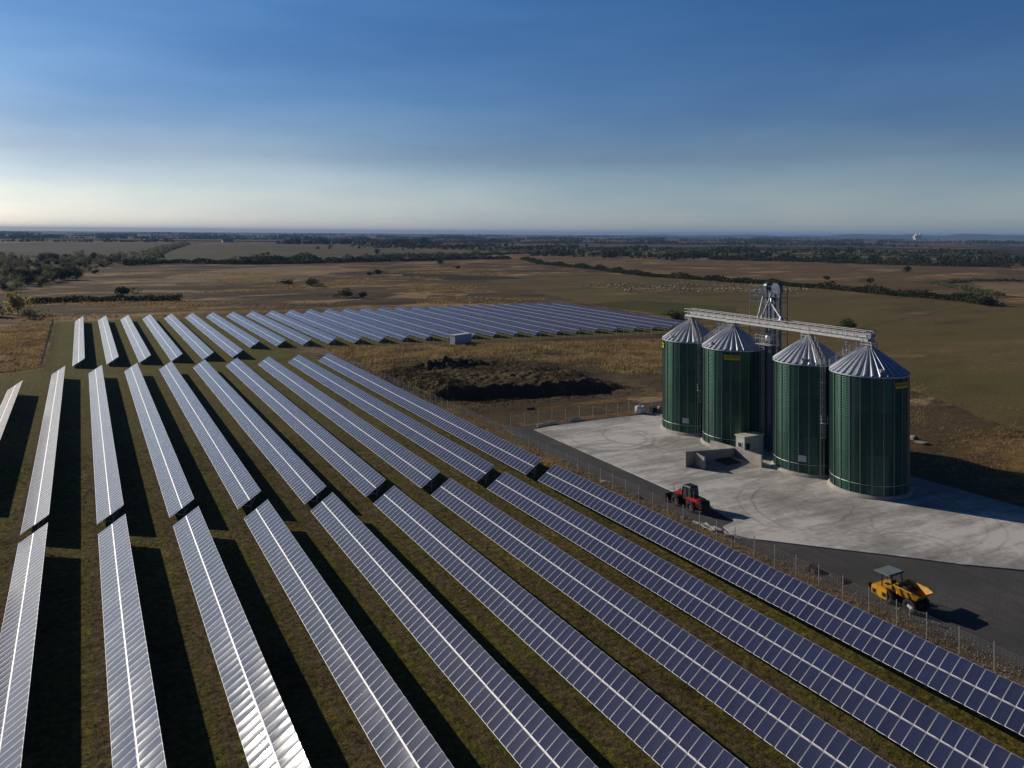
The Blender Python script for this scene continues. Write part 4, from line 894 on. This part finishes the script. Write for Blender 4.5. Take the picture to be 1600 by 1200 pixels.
def elevator():
    t = thing('bucket_elevator', 'tall blue grey twin bucket elevator tower rising between the silos', 'elevator', (101.0, 92.6, 1.1))
    mb = MB()
    for y in (-.85, .3): mb.box((0, y, 11.85), (.42, .42, 25.9))
    for z in range(2, 25, 2): mb.box((0, -.27, z), (.5, 1.6, .06))
    mb.build('elevator_leg', M['bluesteel'], t)
    mb = MB()
    for x in (-.35, .4): mb.box((x, 1.6, 12.05), (.34, .36, 26.3))
    for z in range(2, 25, 2): mb.box((0, 1.6, z), (1.15, .44, .06))
    mb.build('elevator_leg', M['bluesteel'], t)
    mb = MB(); prof = [(-1.22, 24.9)]+[(-.27+.97*math.cos(a), 25.6+.97*math.sin(a)) for a in np.linspace(math.pi, 0, 15)]+[(.68, 24.9)]
    mb.prism(prof, -.32, .32, 'X'); mb.build('elevator_head', M['bluesteel'], t)
    mb = MB(); prof = [(-.75, 25.2)]+[(.8*math.cos(a), 25.9+.75*math.sin(a)) for a in np.linspace(math.pi, 0, 13)]+[(.8, 25.2)]
    mb.prism(prof, 1.3, 1.88, 'Y'); mb.build('elevator_head', M['bluesteel'], t)
    mb = MB()   # open lattice mast with landings
    X, Y = (-.9, 1.1), (-1.5, 4.8)
    for x in X:
        for y in Y: mb.bar((x, y, 0), (x, y, 26.0), .08)
    for z in np.arange(2.6, 26.1, 2.6):
        for x in X: mb.bar((x, Y[0], z), (x, Y[1], z), .05)
        for y in Y: mb.bar((X[0], y, z), (X[1], y, z), .05)
    for i, z in enumerate(np.arange(0, 23.4, 2.6)):
        for x in X: mb.bar((x, Y[i % 2], z), (x, Y[(i+1) % 2], z+2.6), .04)
    mb.build('mast', M['bluesteel'], t, fix=False)
    mb = MB(); mb.box((.1, 1.6, 24.3), (2.2, 6.2, .05))
    for h in (.5, 1.0):
        for y in (-1.5, 4.7): mb.bar((-1, y, 24.3+h), (1.2, y, 24.3+h), .045)
        for x in (-1, 1.2): mb.bar((x, -1.5, 24.3+h), (x, 4.7, 24.3+h), .045)
    mb.build('landing', M['bluesteel'], t, fix=False)
    for pts, r in ((((-.5, 1.45, 24.8), (-1.3, 1.5, 24.3), (-3.0, .9, 21.2)), .10), (((-.4, .5, 25.0), (-1.6, .2, 23.2), (-3.0, .05, 21.2)), .11), (((-.5, .47, 24.1), (-1.0, -.1, 23.2), (-3.0, -3.96, 21.2)), .19)):
        mb = MB()
        for p, q in zip(pts, pts[1:]): mb.tube(p, q, r, 12)
        for p in pts[:-1]: mb.lathe([(.01, -r*1.2), (r*1.35, -r*.6), (r*1.35, r*.6), (.01, r*1.2)], 12, 0, False, 'Z', p)
        q = pts[-1]; mb.lathe([(r*1.0, .35), (r*2.4, -.25)], 10, 0, True, 'Z', q); mb.build('spout', M['galv'], t)
elevator()
def access_tower():
    t = thing('access_ladder_tower', 'slim access tower with caged ladder and round dust hood beside the second silo', 'ladder', (99.2, 92.9, 0.13))
    mb = MB()
    for k in (-1, 1): mb.bar((-.35, .28*k+.45, 0), (-.35, .28*k+.45, 18.6), .06)
    z = .3
    while z < 18: mb.bar((-.35, .17, z), (-.35, .73, z), .035); z += .32
    mb.build('ladder', M['galv_light'], t, fix=False)
    mb = MB()
    for z in np.arange(3, 18.9, 1.2):
        A = [math.pi*k/6 for k in range(7)]
        for p, q in zip(A, A[1:]): mb.bar((-.35-.7*math.sin(p), .45+.42*math.cos(p), z), (-.35-.7*math.sin(q), .45+.42*math.cos(q), z), .045, .03)
    for al in (math.pi/4, math.pi/2, 3*math.pi/4): mb.bar((-.35-.7*math.sin(al), .45+.42*math.cos(al), 3), (-.35-.7*math.sin(al), .45+.42*math.cos(al), 18.9), .035, .02)
    mb.build('safety_cage', M['galv'], t, fix=False)
    mb = MB()
    mb.box((.35, -.55, 9.0), (.5, .5, 18.0)); mb.box((.35, -.35, 3), (.8, .8, .1)); mb.box((.35, -.35, 9), (.8, .8, .1)); mb.box((.35, -.35, 14), (.8, .8, .1)); mb.build('trunk_duct', M['bluesteel'], t)
    mb = MB(); mb.box((.1, 0, 17.5), (2.0, 3.0, .1))
    for h in (.5, 1.0):
        for y in (-1.5, 1.5): mb.bar((-.9, y, 18+h), (1.1, y, 18+h), .05)
        for x in (-.9, 1.1): mb.bar((x, -1.5, 18+h), (x, 1.5, 18+h), .05)
    for x in (-.9, 1.1):
        for y in (-1.5, 0, 1.5): mb.bar((x, y, 18), (x, y, 19), .05)
    mb.build('platform', M['galv_light'], t, fix=False)
    mb = MB(); mb.lathe([(.5, 18.0), (.5, 18.7), (.42, 18.95), (.22, 19.12), (.02, 19.18)], 20, 0, False, 'Z', (.25, -.2, 0)); mb.build('dust_hood', M['roof'], t, smooth=True)
access_tower()

# ------------------------------------------------------------------ loading pit and control house
def pit():
    t = thing('loading_pit', 'concrete grain loading pit with U-shaped walls and a sunken grate', 'loading pit', (86.1, 92.0, 0.13))
    th = .28
    mb = MB(); mb.prism([(-4.8, 0), (5.36, 0), (5.36, 1.62), (-4.8, 2.35)], .1, .1+th, 'Y'); mb.build('back_wall', M['concrete'], t)
    mb = MB(); mb.prism([(5.6, 0), (-5.4, 0), (-5.4, 1.85), (.4, 1.75), (5.6, 1.6)], 5.37, 5.37+th, 'X'); mb.build('side_wall', M['concrete'], t)
    mb = MB(); mb.prism([(.09, 0), (-2.1, 0), (-2.1, 1.8), (.09, 2.1)], -3.1, -3.1+th, 'X'); mb.build('side_wall', M['concrete'], t)
    mb = MB(); mb.add([(-2.8, -3.0, .012), (5.36, -5.0, .012), (5.36, .09, .42), (-2.8, .09, .42)], [(0, 1, 2, 3)]); mb.build('ramp', M['concrete'], t, fix=False)
    mb = MB()
    for k in range(13): mb.bar((1.0+.24*k, -2.6, .28), (1.0+.24*k, -.3, .46), .06)
    for y, z in ((-2.6, .28), (-.3, .47)): mb.bar((.9, y, z), (4.0, y, z), .09)
    mb.build('grate', M['tyre'], t)
pit()
def control_house():
    t = thing('control_house', 'small white flat roofed control house in front of the second silo', 'hut', (94.0, 93.85, 0.13))
    x0, x1, y0, y1, h = -.6, 3.5, -1.9, -.0, 3.05
    mb = MB(); mb.box(((x0+x1)/2, (y0+y1)/2, h/2), (x1-x0, y1-y0, h)); mb.build('wall', M['render'], t, bevel=.02)
    mb = MB(); mb.box(((x0+x1)/2, (y0+y1)/2, h+.08), (x1-x0+.3, y1-y0+.3, .16)); mb.build('roof', M['cap'], t, bevel=.02)
    mb = MB(); mb.box((x0-.02, -.95, 1.75), (.05, .8, .7)); w = mb.build('window', M['dark'], t)
    mb = MB()
    for dy in (-.42, .42): mb.box((x0-.03, -.95+dy, 1.75), (.08, .07, .84))
    for dz in (-.38, .38): mb.box((x0-.03, -.95, 1.75+dz), (.08, .76, .06))
    mb.build('window_frame', M['white'], w)
    mb = MB(); mb.box((.15, y0-.02, 1.6), (.75, .05, 1.0)); w = mb.build('window', M['dark'], t)
    mb = MB(); mb.box((2.1, y0-.02, 1.05), (.9, .05, 2.05)); w = mb.build('door', M['offwhite'], t); mb = MB(); mb.box((1.75, y0-.07, 1.05), (.04, .05, .16)); mb.build('handle', M['dark'], w)
control_house()

# ------------------------------------------------------------------ transformer cabin
def cabin():
    t = thing('transformer_cabin', 'white boxy transformer cabin in front of the far solar rows', 'cabin', (108.1, 229.7, 0))
    t.rotation_euler = (0, 0, R(21)); t.scale = (1.2, .85, 1.03)
    mb = MB(); mb.box((0, 0, 1.42), (6.4, 2.6, 2.75)); mb.build('wall', M['offwhite'], t, bevel=.03)
    mb = MB(); mb.box((0, 0, 2.86), (6.7, 2.9, .13)); mb.build('roof', M['white'], t, bevel=.03)
    for x in (-1.9, 1.2):
        mb = MB(); mb.box((x, -1.32, 1.25), (1.3, .05, 2.2)); d = mb.build('door', M['offwhite'], t)
        mb = MB()
        for k in range(7): mb.box((x, -1.36, .55+.09*k), (.9, .04, .04))
        mb.build('louvre', M['galv'], d)
    mb = MB(); mb.box((0, 0, -.02), (6.6, 2.8, .2)); mb.build('base', M['concrete'], t)
cabin()

# ------------------------------------------------------------------ vehicles
def wheel(parent, x, y, r, w, name='wheel'):
    mb = MB(); hw = w/2
    prof = [(r*.55, -hw*.85), (r*.82, -hw), (r*.96, -hw*.85), (r, -hw*.5), (r, hw*.5), (r*.96, hw*.85), (r*.82, hw), (r*.55, hw*.85)]
    mb.lathe(prof, 28, 0, False, 'Y', (0, 0, 0))
    for k in range(18):
        a = 2*math.pi*k/18
        for sg in (-1, 1): mb.box((r*1.0*math.cos(a+sg*.07), sg*hw*.45, r*1.0*math.sin(a+sg*.07)), (.07, hw*.85, .075), 0, Matrix.Rotation(-a, 3, 'Y') @ Matrix.Rotation(sg*.5, 3, 'X'))
    o = mb.build(name, M['tyre'], parent); o.location = (x, y, r)
    mb = MB(); mb.lathe([(.02, -hw*.55), (r*.28, -hw*.6), (r*.34, -hw*.35), (r*.56, -hw*.4), (r*.57, -hw*.8), (r*.57, hw*.8), (r*.56, hw*.4), (r*.34, hw*.35), (r*.28, hw*.6), (.02, hw*.55)], 20, 0, False, 'Y')
    mb.build('rim', M['rim'], o); return o
def loader():
    t = thing('wheel_loader', 'red articulated wheel loader with black cab and bucket lowered, parked by the fence', 'loader', (69.95, 78.7, 0.012), R(92)); t.scale = (1.1, 1.1, 1.08)
    for x in (-1.25, 1.25):
        for y in (-.78, .78): wheel(t, x, y, .62, .46)
    mb = MB(); mb.prism([(-2.35, .75), (-.35, .75), (-.35, 1.45), (-.9, 1.62), (-2.2, 1.58), (-2.4, 1.3)], -.72, .72, 'Y'); mb.build('engine_hood', M['red'], t, bevel=.05)
    mb = MB(); mb.prism([(-2.85, .62), (-2.36, .62), (-2.42, 1.5), (-2.62, 1.55), (-2.85, 1.3)], -.70, .70, 'Y')
    for k in range(6): mb.box((-2.87, 0, .78+.1*k), (.05, 1.1, .04))
    mb.build('counterweight', M['black'], t, bevel=.04)
    mb = MB()
    for y in (-.74, .74): mb.box((-1.95, y, 1.38), (.06, .05, .14)) if False else mb.box((-1.6, y*1.0, 1.05), (1.0, .05, .5))
    mb.build('side_cover', M['red'], t, bevel=.02)
    for y in (-.55, .55):
        mb = MB(); mb.box((-2.42, y, 1.42), (.1, .22, .16)); mb.build('tail_light', M['lamp'], t)
    mb = MB()
    for y in (-.80, .80): mb.prism([(-1.95, 1.2), (-1.75, 1.34), (-.75, 1.34), (-.55, 1.15), (-.62, 1.12), (-.8, 1.26), (-1.7, 1.26), (-1.9, 1.12)], y-.22, y+.22, 'Y')
    mb.build('mudguard', M['black'], t)
    # cab
    mb = MB(); mb.prism([(-1.0, 1.35), (.35, 1.15), (.45, 1.95), (.22, 2.62), (-.88, 2.62), (-1.02, 1.95)], -.56, .56, 'Y'); cab = mb.build('cab_glazing', M['cabglass'], t)
    mb = MB()
    for y in (-.58, .58):
        for p, q in (((-1.0, 1.3), (-1.03, 1.95)), ((-1.03, 1.95), (-.88, 2.66)), ((.36, 1.1), (.46, 1.95)), ((.46, 1.95), (.22, 2.66)), ((-.32, 1.2), (-.30, 2.66)), ((-1.0, 1.32), (.38, 1.15))): mb.bar((p[0], y, p[1]), (q[0], y, q[1]), .09, .07)
    for p in ((-1.03, 1.95), (.46, 1.95)): mb.bar((p[0], -.58, p[1]), (p[0], .58, p[1]), .05)
    mb.build('cab_frame', M['black'], cab)
    mb = MB(); mb.box((-.33, 0, 2.72), (1.38, 1.3, .14), 0, None, (.9, .9)); mb.build('cab_roof', M['black'], cab, bevel=.04)
    mb = MB(); mb.box((-.35, 0, 1.02), (1.3, 1.0, .36)); mb.build('cab_floor', M['black'], t)
    mb = MB(); mb.tube((-1.35, .45, 1.55), (-1.35, .45, 2.35), .05, 10); mb.build('exhaust_pipe', M['galv'], t)
    # front frame and boom
    mb = MB(); mb.prism([(.15, .55), (1.8, .5), (1.95, .9), (1.35, 1.25), (.45, 1.15)], -.42, .42, 'Y'); mb.build('front_frame', M['black'], t, bevel=.04)
    mb = MB(); mb.prism([(.42, 1.25), (.50, 1.78), (.9, 1.86), (1.7, 1.62), (2.3, 1.02), (2.08, .86), (1.45, 1.28), (.8, 1.32)], -.34, .34, 'Y'); mb.build('boom', M['red'], t, bevel=.05)
    mb = MB()
    for y in (-.40, .40): mb.prism([(2.1, 1.05), (2.28, 1.1), (2.85, .42), (2.7, .28)], y-.06, y+.06, 'Y')
    mb.bar((1.1, 0, .9), (2.45, 0, .75), .14); mb.bar((1.3, 0, 1.86), (2.55, 0, .95), .12); mb.build('lift_arm', M['black'], t)
    for y in (-.78, .78):
        mb = MB(); mb.prism([(.7, 1.2), (.85, 1.36), (1.65, 1.36), (1.85, 1.15), (1.78, 1.12), (1.6, 1.28), (.9, 1.28), (.77, 1.15)], y-.22, y+.22, 'Y'); mb.build('mudguard', M['black'], t)
    mb = MB(); out = [(2.72, .06), (3.72, .03), (3.74, .08), (2.86, .14), (2.72, .36), (2.76, .82), (2.9, 1.0), (2.84, 1.03), (2.66, .84), (2.60, .3)]
    mb.prism(out, -1.05, 1.05, 'Y')
    for y in (-1.05, 1.0): mb.prism([(2.62, .2), (3.70, .04), (2.9, 1.0), (2.7, .85)], y, y+.05, 'Y')
    mb.build('bucket', M['tyre'], t)
loader()
def dumper():
    t = thing('site_dumper', 'yellow site dumper with soil in its skip and a grey canopy over the seat', 'dumper', (70.05, 48.05, 0.012), R(-90)); t.scale = (1.05, 1.05, 1.05)
    for x in (-1.25, 1.0):
        for y in (-.86, .86): wheel(t, x, y, .62, .46)
    mb = MB(); mb.box((-.2, 0, .72), (3.6, .7, .34)); mb.box((-1.5, 0, .66), (.5, 1.6, .3)); mb.box((1.0, 0, .66), (.4, 1.6, .3)); mb.build('chassis', M['black'], t, bevel=.03)
    mb = MB(); mb.prism([(-2.75, .42), (-2.1, .42), (-2.0, .28), (-1.12, .28), (-1.12, 1.22), (-2.62, 1.26), (-2.78, 1.12)], -1.14, 1.14, 'Y'); hood = mb.build('engine_cover', M['yellow'], t, bevel=.05)
    mb = MB()
    for k in range(5): mb.box((-1.45, -1.16, .55+.08*k), (.36, .05, .045))
    for k in range(5): mb.box((-2.45, -1.16, .55+.08*k), (.36, .05, .045))
    mb.build('vent_grille', M['black'], hood)
    mb = MB(); mb.box((-1.95, .1, 1.26), (.32, .42, .05)); mb.build('service_hatch', M['black'], hood)
    mb = MB(); mb.box((-.95, 0, 1.3), (.5, .55, .14)); mb.box((-1.20, 0, 1.6), (.12, .55, .6)); mb.build('seat', M['black'], t, bevel=.04)
    mb = MB(); mb.bar((-.42, 0, 1.1), (-.62, 0, 1.78), .08); mb.lathe([(.2, -.02), (.22, 0), (.2, .02), (.18, 0)], 18, 0, False, 'Z', (-.65, 0, 1.8)); mb.build('steering_wheel', M['black'], t)
    mb = MB(); mb.box((-.42, -.45, 1.55), (.22, .55, .95)); mb.build('front_console', M['yellow'], t, bevel=.04)
    mb = MB()
    for y in (-.75, .75):
        mb.bar((-1.9, y, 1.2), (-1.9, y, 2.46), .08); mb.bar((-.7, y, .8), (-1.0, y, 2.46), .08); mb.bar((-1.95, y, 2.46), (-.95, y, 2.46), .08)
    mb.build('roll_frame', M['black'], t)
    mb = MB(); mb.prism([(-2.55, 2.5), (-.85, 2.5), (-.85, 2.54), (-1.0, 2.62), (-2.4, 2.62), (-2.55, 2.54)], -1.08, 1.08, 'Y'); mb.build('canopy', M['canopy'], t, bevel=.03)
    mb = MB(); mb.bar((-2.45, .82, 1.2), (-2.45, .82, 2.1), .05); mb.build('exhaust_pipe', M['black'], t)
    # skip: open hopper with a spout lip
    B = [(-.05, .62, 1.06), (1.7, .62, 1.02)]; T = [(-.30, 1.12, 1.98), (2.15, 1.12, 1.92)]
    V = []
    for z_in in (0, 1):
        k = .055*z_in
        V += [(-.05+k, -.66+k, 1.06+k), (1.75-k, -.66+k, 1.02+k), (1.75-k, .66-k, 1.02+k), (-.05+k, .66-k, 1.06+k)]
        V += [(-.34+k, -1.12+k, 2.02), (1.85-k, -1.16+k, 1.95), (1.85-k, 1.16-k, 1.95), (-.34+k, 1.12-k, 2.02)]
        V += [(2.55-k*.2, -1.02+k, 1.80), (2.55-k*.2, 1.02-k, 1.80)]
    F = []
    for o, fl in ((0, 0), (10, 1)):
        q = [(0, 1, 2, 3), (0, 4, 5, 1), (3, 2, 6, 7), (0, 3, 7, 4), (1, 8, 9, 2), (1, 5, 8), (2, 9, 6)]
        F += [tuple(i+o for i in (f if not fl else f[::-1])) for f in q]
    rim = [4, 5, 8, 9, 6, 7]
    for a, b in zip(rim, rim[1:]+rim[:1]): F.append((a, b, b+10, a+10))
    V = [(v[0]*.86-.22, v[1], v[2]) for v in V]
    mb = MB(); mb.add(V, F)
    for x in (.1, .85): mb.box((x, -.94, 1.5), (.07, .10, .9), 0, Matrix.Rotation(R(26), 3, 'X')); mb.box((x, .94, 1.5), (.07, .10, .9), 0, Matrix.Rotation(R(-26), 3, 'X'))
    mb.bar((-.5, -1.14, 1.98), (1.37, -1.18, 1.92), .07); mb.bar((-.5, 1.14, 1.98), (1.37, 1.18, 1.92), .07)
    mb.build('skip', M['yellow_dirty'], t, fix=False)
    nx_, ny_ = 16, 12; vs = []; r = random.Random(2)
    for j in range(ny_+1):
        for i in range(nx_+1):
            u, v = i/nx_, j/ny_; x = -.38+1.28*u; y = (-.93+1.86*v)
            vs.append((x, y, 1.66+.32*math.sin(math.pi*v)*math.sin(math.pi*min(1, u*1.05))+r.uniform(-.04, .04)))
    fs = [(j*(nx_+1)+i, j*(nx_+1)+i+1, (j+1)*(nx_+1)+i+1, (j+1)*(nx_+1)+i) for j in range(ny_) for i in range(nx_)]
    mb = MB(); mb.add(vs, fs); s_ = mb.build('soil_heap', M['soil_load'], smooth=True)
    tag(s_, 'dark soil heaped inside the yellow dumper skip', 'soil'); s_.matrix_world = Matrix.Translation((70.05, 48.05, .012)) @ Matrix.Rotation(R(-90), 4, 'Z') @ Matrix.Scale(1.05, 4)
dumper()

# ------------------------------------------------------------------ small things in and round the yard
def yard_things():
    mb = MB()
    for y in (-.13, .13): mb.box((0, y, .18), (4.6, .03, .36))
    mb.box((0, 0, .20), (4.6, .26, .03)); mb.box((-2.25, 0, .18), (.04, .3, .4)); mb.box((2.25, 0, .18), (.04, .3, .4))
    o = mb.build('steel_beam', M['galv_light']); o.location = (76.18, 124.48, .14); o.rotation_euler = (0, 0, R(12)); tag(o, 'long pale steel girder lying at the far corner of the concrete', 'beam')
    mb = MB(); mb.box((0, 0, .2), (3.2, .5, .08)); mb.box((0, 0, .1), (3.1, .1, .2)); mb.box((0, .2, .32), (2.8, .12, .12))
    o = mb.build('steel_beam', M['galv']); o.location = (83.01, 125.01, .10); o.rotation_euler = (0, 0, R(6)); tag(o, 'shorter dark girder lying by the far yard fence', 'beam')
    def bag(x, y, s, lab, mat, rz):
        mb = MB(); mb.lathe([(.42, 0), (.55, .12), (.58, .55), (.52, 1.0), (.25, 1.12), (.05, 1.14)], 14, 0, True); o = mb.build('bulk_bag', mat, smooth=True)
        o.location = (x, y, .14); o.scale = (s, s, s*1.05); o.rotation_euler = (0, 0, rz); tag(o, lab, 'bag', 'bags at the far yard edge')
    bag(97.31, 124.11, 1.25, 'tall white bulk bag at the far yard edge, first from the fence corner', M['white'], .2)
    bag(98.38, 123.92, 1.2, 'white bulk bag touching the first bag at the far yard edge', M['offwhite'], .9)
    mb = MB(); mb.box((0, 0, .5), (1.2, 1.0, .9)); mb.box((0, 0, 1.0), (1.3, 1.1, .08)); o = mb.build('crate', M['black'], bevel=.03); o.location = (100.51, 123.42, .14); tag(o, 'dark crate beside the white bags at the far yard edge', 'crate')
    bag(102.01, 123.29, .9, 'small pale bag between the dark crate and the first silo', M['plinth'], .4)
    mb = MB(); mb.lathe([(.3, 0), (.31, .04), (.3, .44), (.31, .46), (.3, .85), (.31, .9), (.28, .88)], 16); o = mb.build('drum', M['tyre'], smooth=False); o.location = (101.15, 124.32, .14); tag(o, 'dark drum behind the crate at the far yard edge', 'drum')
    # scrap by the fence: each length its own thing
    r = random.Random(8)
    spots = [(66.73, 72.53, 3.0, .3, 8), (67.11, 71.77, 2.2, .25, -12), (67.32, 70.89, 1.6, .3, 5), (66.95, 73.36, 1.8, .2, 20), (67.53, 69.42, 1.5, .25, -25), (67.75, 68.42, 1.7, .2, 12), (67.32, 68.70, 1.1, .3, 60), (67.00, 72.10, 1.2, .35, 75)]
    names = ['longest bright sheet metal strip in the scrap heap by the fence', 'bent bright metal strip on top of the scrap heap', 'short metal strip at the near side of the scrap heap', 'metal strip at the far end of the scrap heap', 'pale metal strip lying apart from the scrap heap towards the concrete', 'pale metal strip lying nearest the concrete corner by the fence', 'short crooked piece across the pale strips near the concrete', 'short strip lying across the middle of the scrap heap']
    for (x, y, L, w, a), lb in zip(spots, names):
        mb = MB(); mb.prism([(-L/2, 0), (L*.1, .05), (L/2, .0), (L/2, .02), (L*.1, .075), (-L/2, .025)], -w/2, w/2, 'Y')
        for s_ in (-1, 1): mb.prism([(-L/2, 0), (L*.1, .05), (L/2, 0), (L/2, .09), (L*.1, .14), (-L/2, .09)], s_*w/2-.012, s_*w/2+.012, 'Y')
        o = mb.build('metal_strip', M['galv_light']); o.location = (x, y, .10+r.uniform(0, .25)); o.rotation_euler = (R(r.uniform(-18, 18)), R(r.uniform(-6, 6)), R(90+a)); tag(o, lb, 'scrap metal', 'scrap by the fence')
    def heap(x, y, sx, sy, h, lab, mat, seed):
        rg = np.random.default_rng(seed); n = 24; vs = [(0, 0, h)]; fs = []
        for j, f in enumerate((.35, .7, 1.0)):
            for k in range(n): a = 2*math.pi*k/n; q = f*(1+.18*math.sin(3*a+seed)+.12*math.sin(7*a)+rg.uniform(-.05, .05)); vs.append((q*sx*math.cos(a), q*sy*math.sin(a), h*(1-f)*rg.uniform(.8, 1.25) if j < 2 else -.03))
        for k in range(n): fs.append((0, 1+k, 1+(k+1) % n))
        for j in range(2):
            for k in range(n): a = 1+j*n; fs.append((a+k, a+n+k, a+n+(k+1) % n, a+(k+1) % n))
        mb = MB(); mb.add(vs, fs); o = mb.build('soil_heap', mat); o.location = (x, y, .01); tag(o, lab, 'heap')
    heap(68.60, 57.85, .8, 1.2, .75, 'small dark heap of earth on the gravel near the fence', M['soil_load'], 1)
    heap(69.24, 54.50, 1.0, .7, .35, 'low flat dark heap between the earth heap and the dumper', M['soil_load'], 2)
    heap(70.95, 52.79, .7, .6, .3, 'low dark heap of scraps just behind the dumper canopy', M['soil_load'], 3)
    heap(66.47, 85.02, .5, 1.3, .5, 'dark soil heap at the fence ahead of the loader', M['soil_load'], 4)
    def boulder(x, y, s, lab, mat, seed):
        bm = bmesh.new(); bmesh.ops.create_icosphere(bm, subdivisions=3, radius=1); r = random.Random(seed)
        ph = [r.uniform(0, 6) for _ in range(4)]
        for v in bm.verts: k = 1+.16*math.sin(v.co.x*2.6+ph[0])+.13*math.sin(v.co.y*3.3+ph[1])+.1*math.sin(v.co.z*4+ph[2]); v.co = v.co*k*.5; v.co.z = max(v.co.z*.8, -.12)
        me = bpy.data.meshes.new('boulder'); bm.to_mesh(me); bm.free(); me.materials.append(mat); o = link('boulder', me, None, (x, y, .12)); o.scale = s; o.rotation_euler = (0, 0, r.uniform(0, 6)); tag(o, lab, 'rock')
    boulder(128.58, 86.60, (1.6, 1.2, 1.3), 'pale boulder in the rough grass behind the nearest silo', M['stone'], 1)
    boulder(126.98, 84.30, (2.2, 1.3, .9), 'flat pale boulder just in front of the other one behind the nearest silo', M['stone'], 2)
    boulder(66.36, 91.90, (.8, 1.6, .55), 'pale stone slab at the fence foot near the loader', M['concrete'], 3)
    boulder(66.68, 75.74, (.6, 1.0, .5), 'light stone at the fence foot below the loader wheel', M['stone'], 4)
    # camera/sign post by the fence
    t = thing('signpost', 'short post with a small white plate at the fence near the dumper', 'signpost', (67.9, 46.2, 0))
    mb = MB(); mb.bar((0, 0, -.1), (0, 0, 1.15), .05); mb.build('post', M['postmetal'], t); mb = MB(); mb.box((0, .05, 1.2), (.06, .42, .3), 0, Matrix.Rotation(R(18), 3, 'X')); mb.box((0, -.22, 1.18), (.12, .14, .14)); mb.build('plate', M['white'], t, bevel=.01)
    # a few odd pieces on the soil field
    mb = MB(); mb.box((0, 0, .15), (1.6, .5, .3)); mb.box((.9, .3, .1), (.7, .4, .2), 0, Matrix.Rotation(.5, 3, 'Z')); o = mb.build('debris', M['black'], bevel=.03); o.location = (80.24, 137.48, 0); tag(o, 'dark piece of debris on the bare soil before the mound', 'debris')
yard_things()

# ------------------------------------------------------------------ sheep
def sheep_mesh():
    mb = MB()
    mb.lathe([(.02, -.62), (.20, -.56), (.31, -.35), (.34, 0), (.32, .3), (.22, .5), (.02, .58)], 12, 0, False, 'X', (0, 0, .66))
    mb.tube((.48, 0, .78), (.82, 0, .62), .13, 8, 0, .08); mb.tube((.80, 0, .63), (.95, 0, .52), .085, 8, 1, .06)
    for x in (-.36, .34):
        for y in (-.15, .15): mb.tube((x, y, .45), (x, y, 0), .06, 6, 1, .04)
    mb.tube((-.6, 0, .74), (-.68, 0, .45), .04, 6)
    return mb.mesh('sheep', [M['wool'], M['bark']], smooth=True)
SHEEP = sheep_mesh()
def flock():
    r = random.Random(21); n = 0
    FLOCK = [(302.3, 451.6), (367.2, 481.6), (427.8, 399.7), (415.1, 345.1), (393.8, 331.7), (331.1, 333.0), (293.8, 374.7), (285.3, 418.2)]
    while n < 250:
        x, y = r.uniform(275, 440), r.uniform(270, 450)
        if not in_poly(np.array([x]), np.array([y]), FLOCK)[0] or clump_mask(x, y, .06, 2)+r.gauss(0, .5) < -.25: continue
        o = link('sheep', SHEEP, None, (x, y, .03), (0, 0, r.uniform(0, 6.28))); s = r.uniform(1.0, 1.2); o.scale = (s, s, s)
        tag(o, 'pale woolly sheep grazing in the flock before the long hedge', 'sheep', 'sheep grazing in the far pasture'); n += 1
flock()

# ------------------------------------------------------------------ far buildings
def far_building():
    t = thing('grain_works', 'pale pinkish group of tall works blocks on the horizon before the hills', 'building', (7480, 5000, 0), R(-10))
    for x, w, h in ((-34, 22, 42), (-10, 24, 58), (14, 20, 50), (34, 18, 60)):
        mb = MB(); mb.box((x, 0, h/2), (w, 26, h)); mb.box((x, 0, h+1), (w*.7, 18, 6)); mb.build('tower_block', M['farwall'], t)
    mb = MB(); mb.box((0, -14, 12), (90, 18, 24)); mb.build('low_block', M['farwall'], t)
far_building()
def farmhouse(x, y, rz, w, lab):
    t = thing('farm_building', lab, 'building', (x, y, 0), rz)
    mb = MB(); mb.box((0, 0, 3), (w, 12, 6)); mb.build('wall', M['farwall'], t)
    mb = MB(); mb.prism([(-7, 6), (7, 6), (0, 10)], -w/2-.5, w/2+.5, 'X'); mb.build('roof', M['farroof'], t)
for x, y, rz, w, lb in ((420, 2680, .3, 36, 'pale farm building among the trees under the left horizon'), (2161, 4059, -.4, 60, 'long white farm building at the horizon middle'), (2233, 4000, -.2, 40, 'shorter white farm building beside the long one on the horizon'), (4463, 4120, -.6, 50, 'pale farm building far off before the right hills')): farmhouse(x, y, rz, w, lb)

# ------------------------------------------------------------------ the air
def haze():
    mb = MB(); mb.box((0, 0, 55), (60000, 60000, 112)); me = mb.mesh('haze', [])
    m = bpy.data.materials.new('haze_air'); m.use_nodes = True; nt = m.node_tree; nt.nodes.clear()
    out = nt.nodes.new('ShaderNodeOutputMaterial'); v = nt.nodes.new('ShaderNodeVolumePrincipled'); v.inputs['Color'].default_value = (0.34, 0.58, 1.0, 1); v.inputs['Density'].default_value = 0.00006; v.inputs['Anisotropy'].default_value = 0.0
    nt.links.new(v.outputs[0], out.inputs['Volume']); me.materials.append(m)
    o = link('haze', me); o['kind'] = 'stuff'; o['label'] = 'thin blue air haze over the plain'
haze()
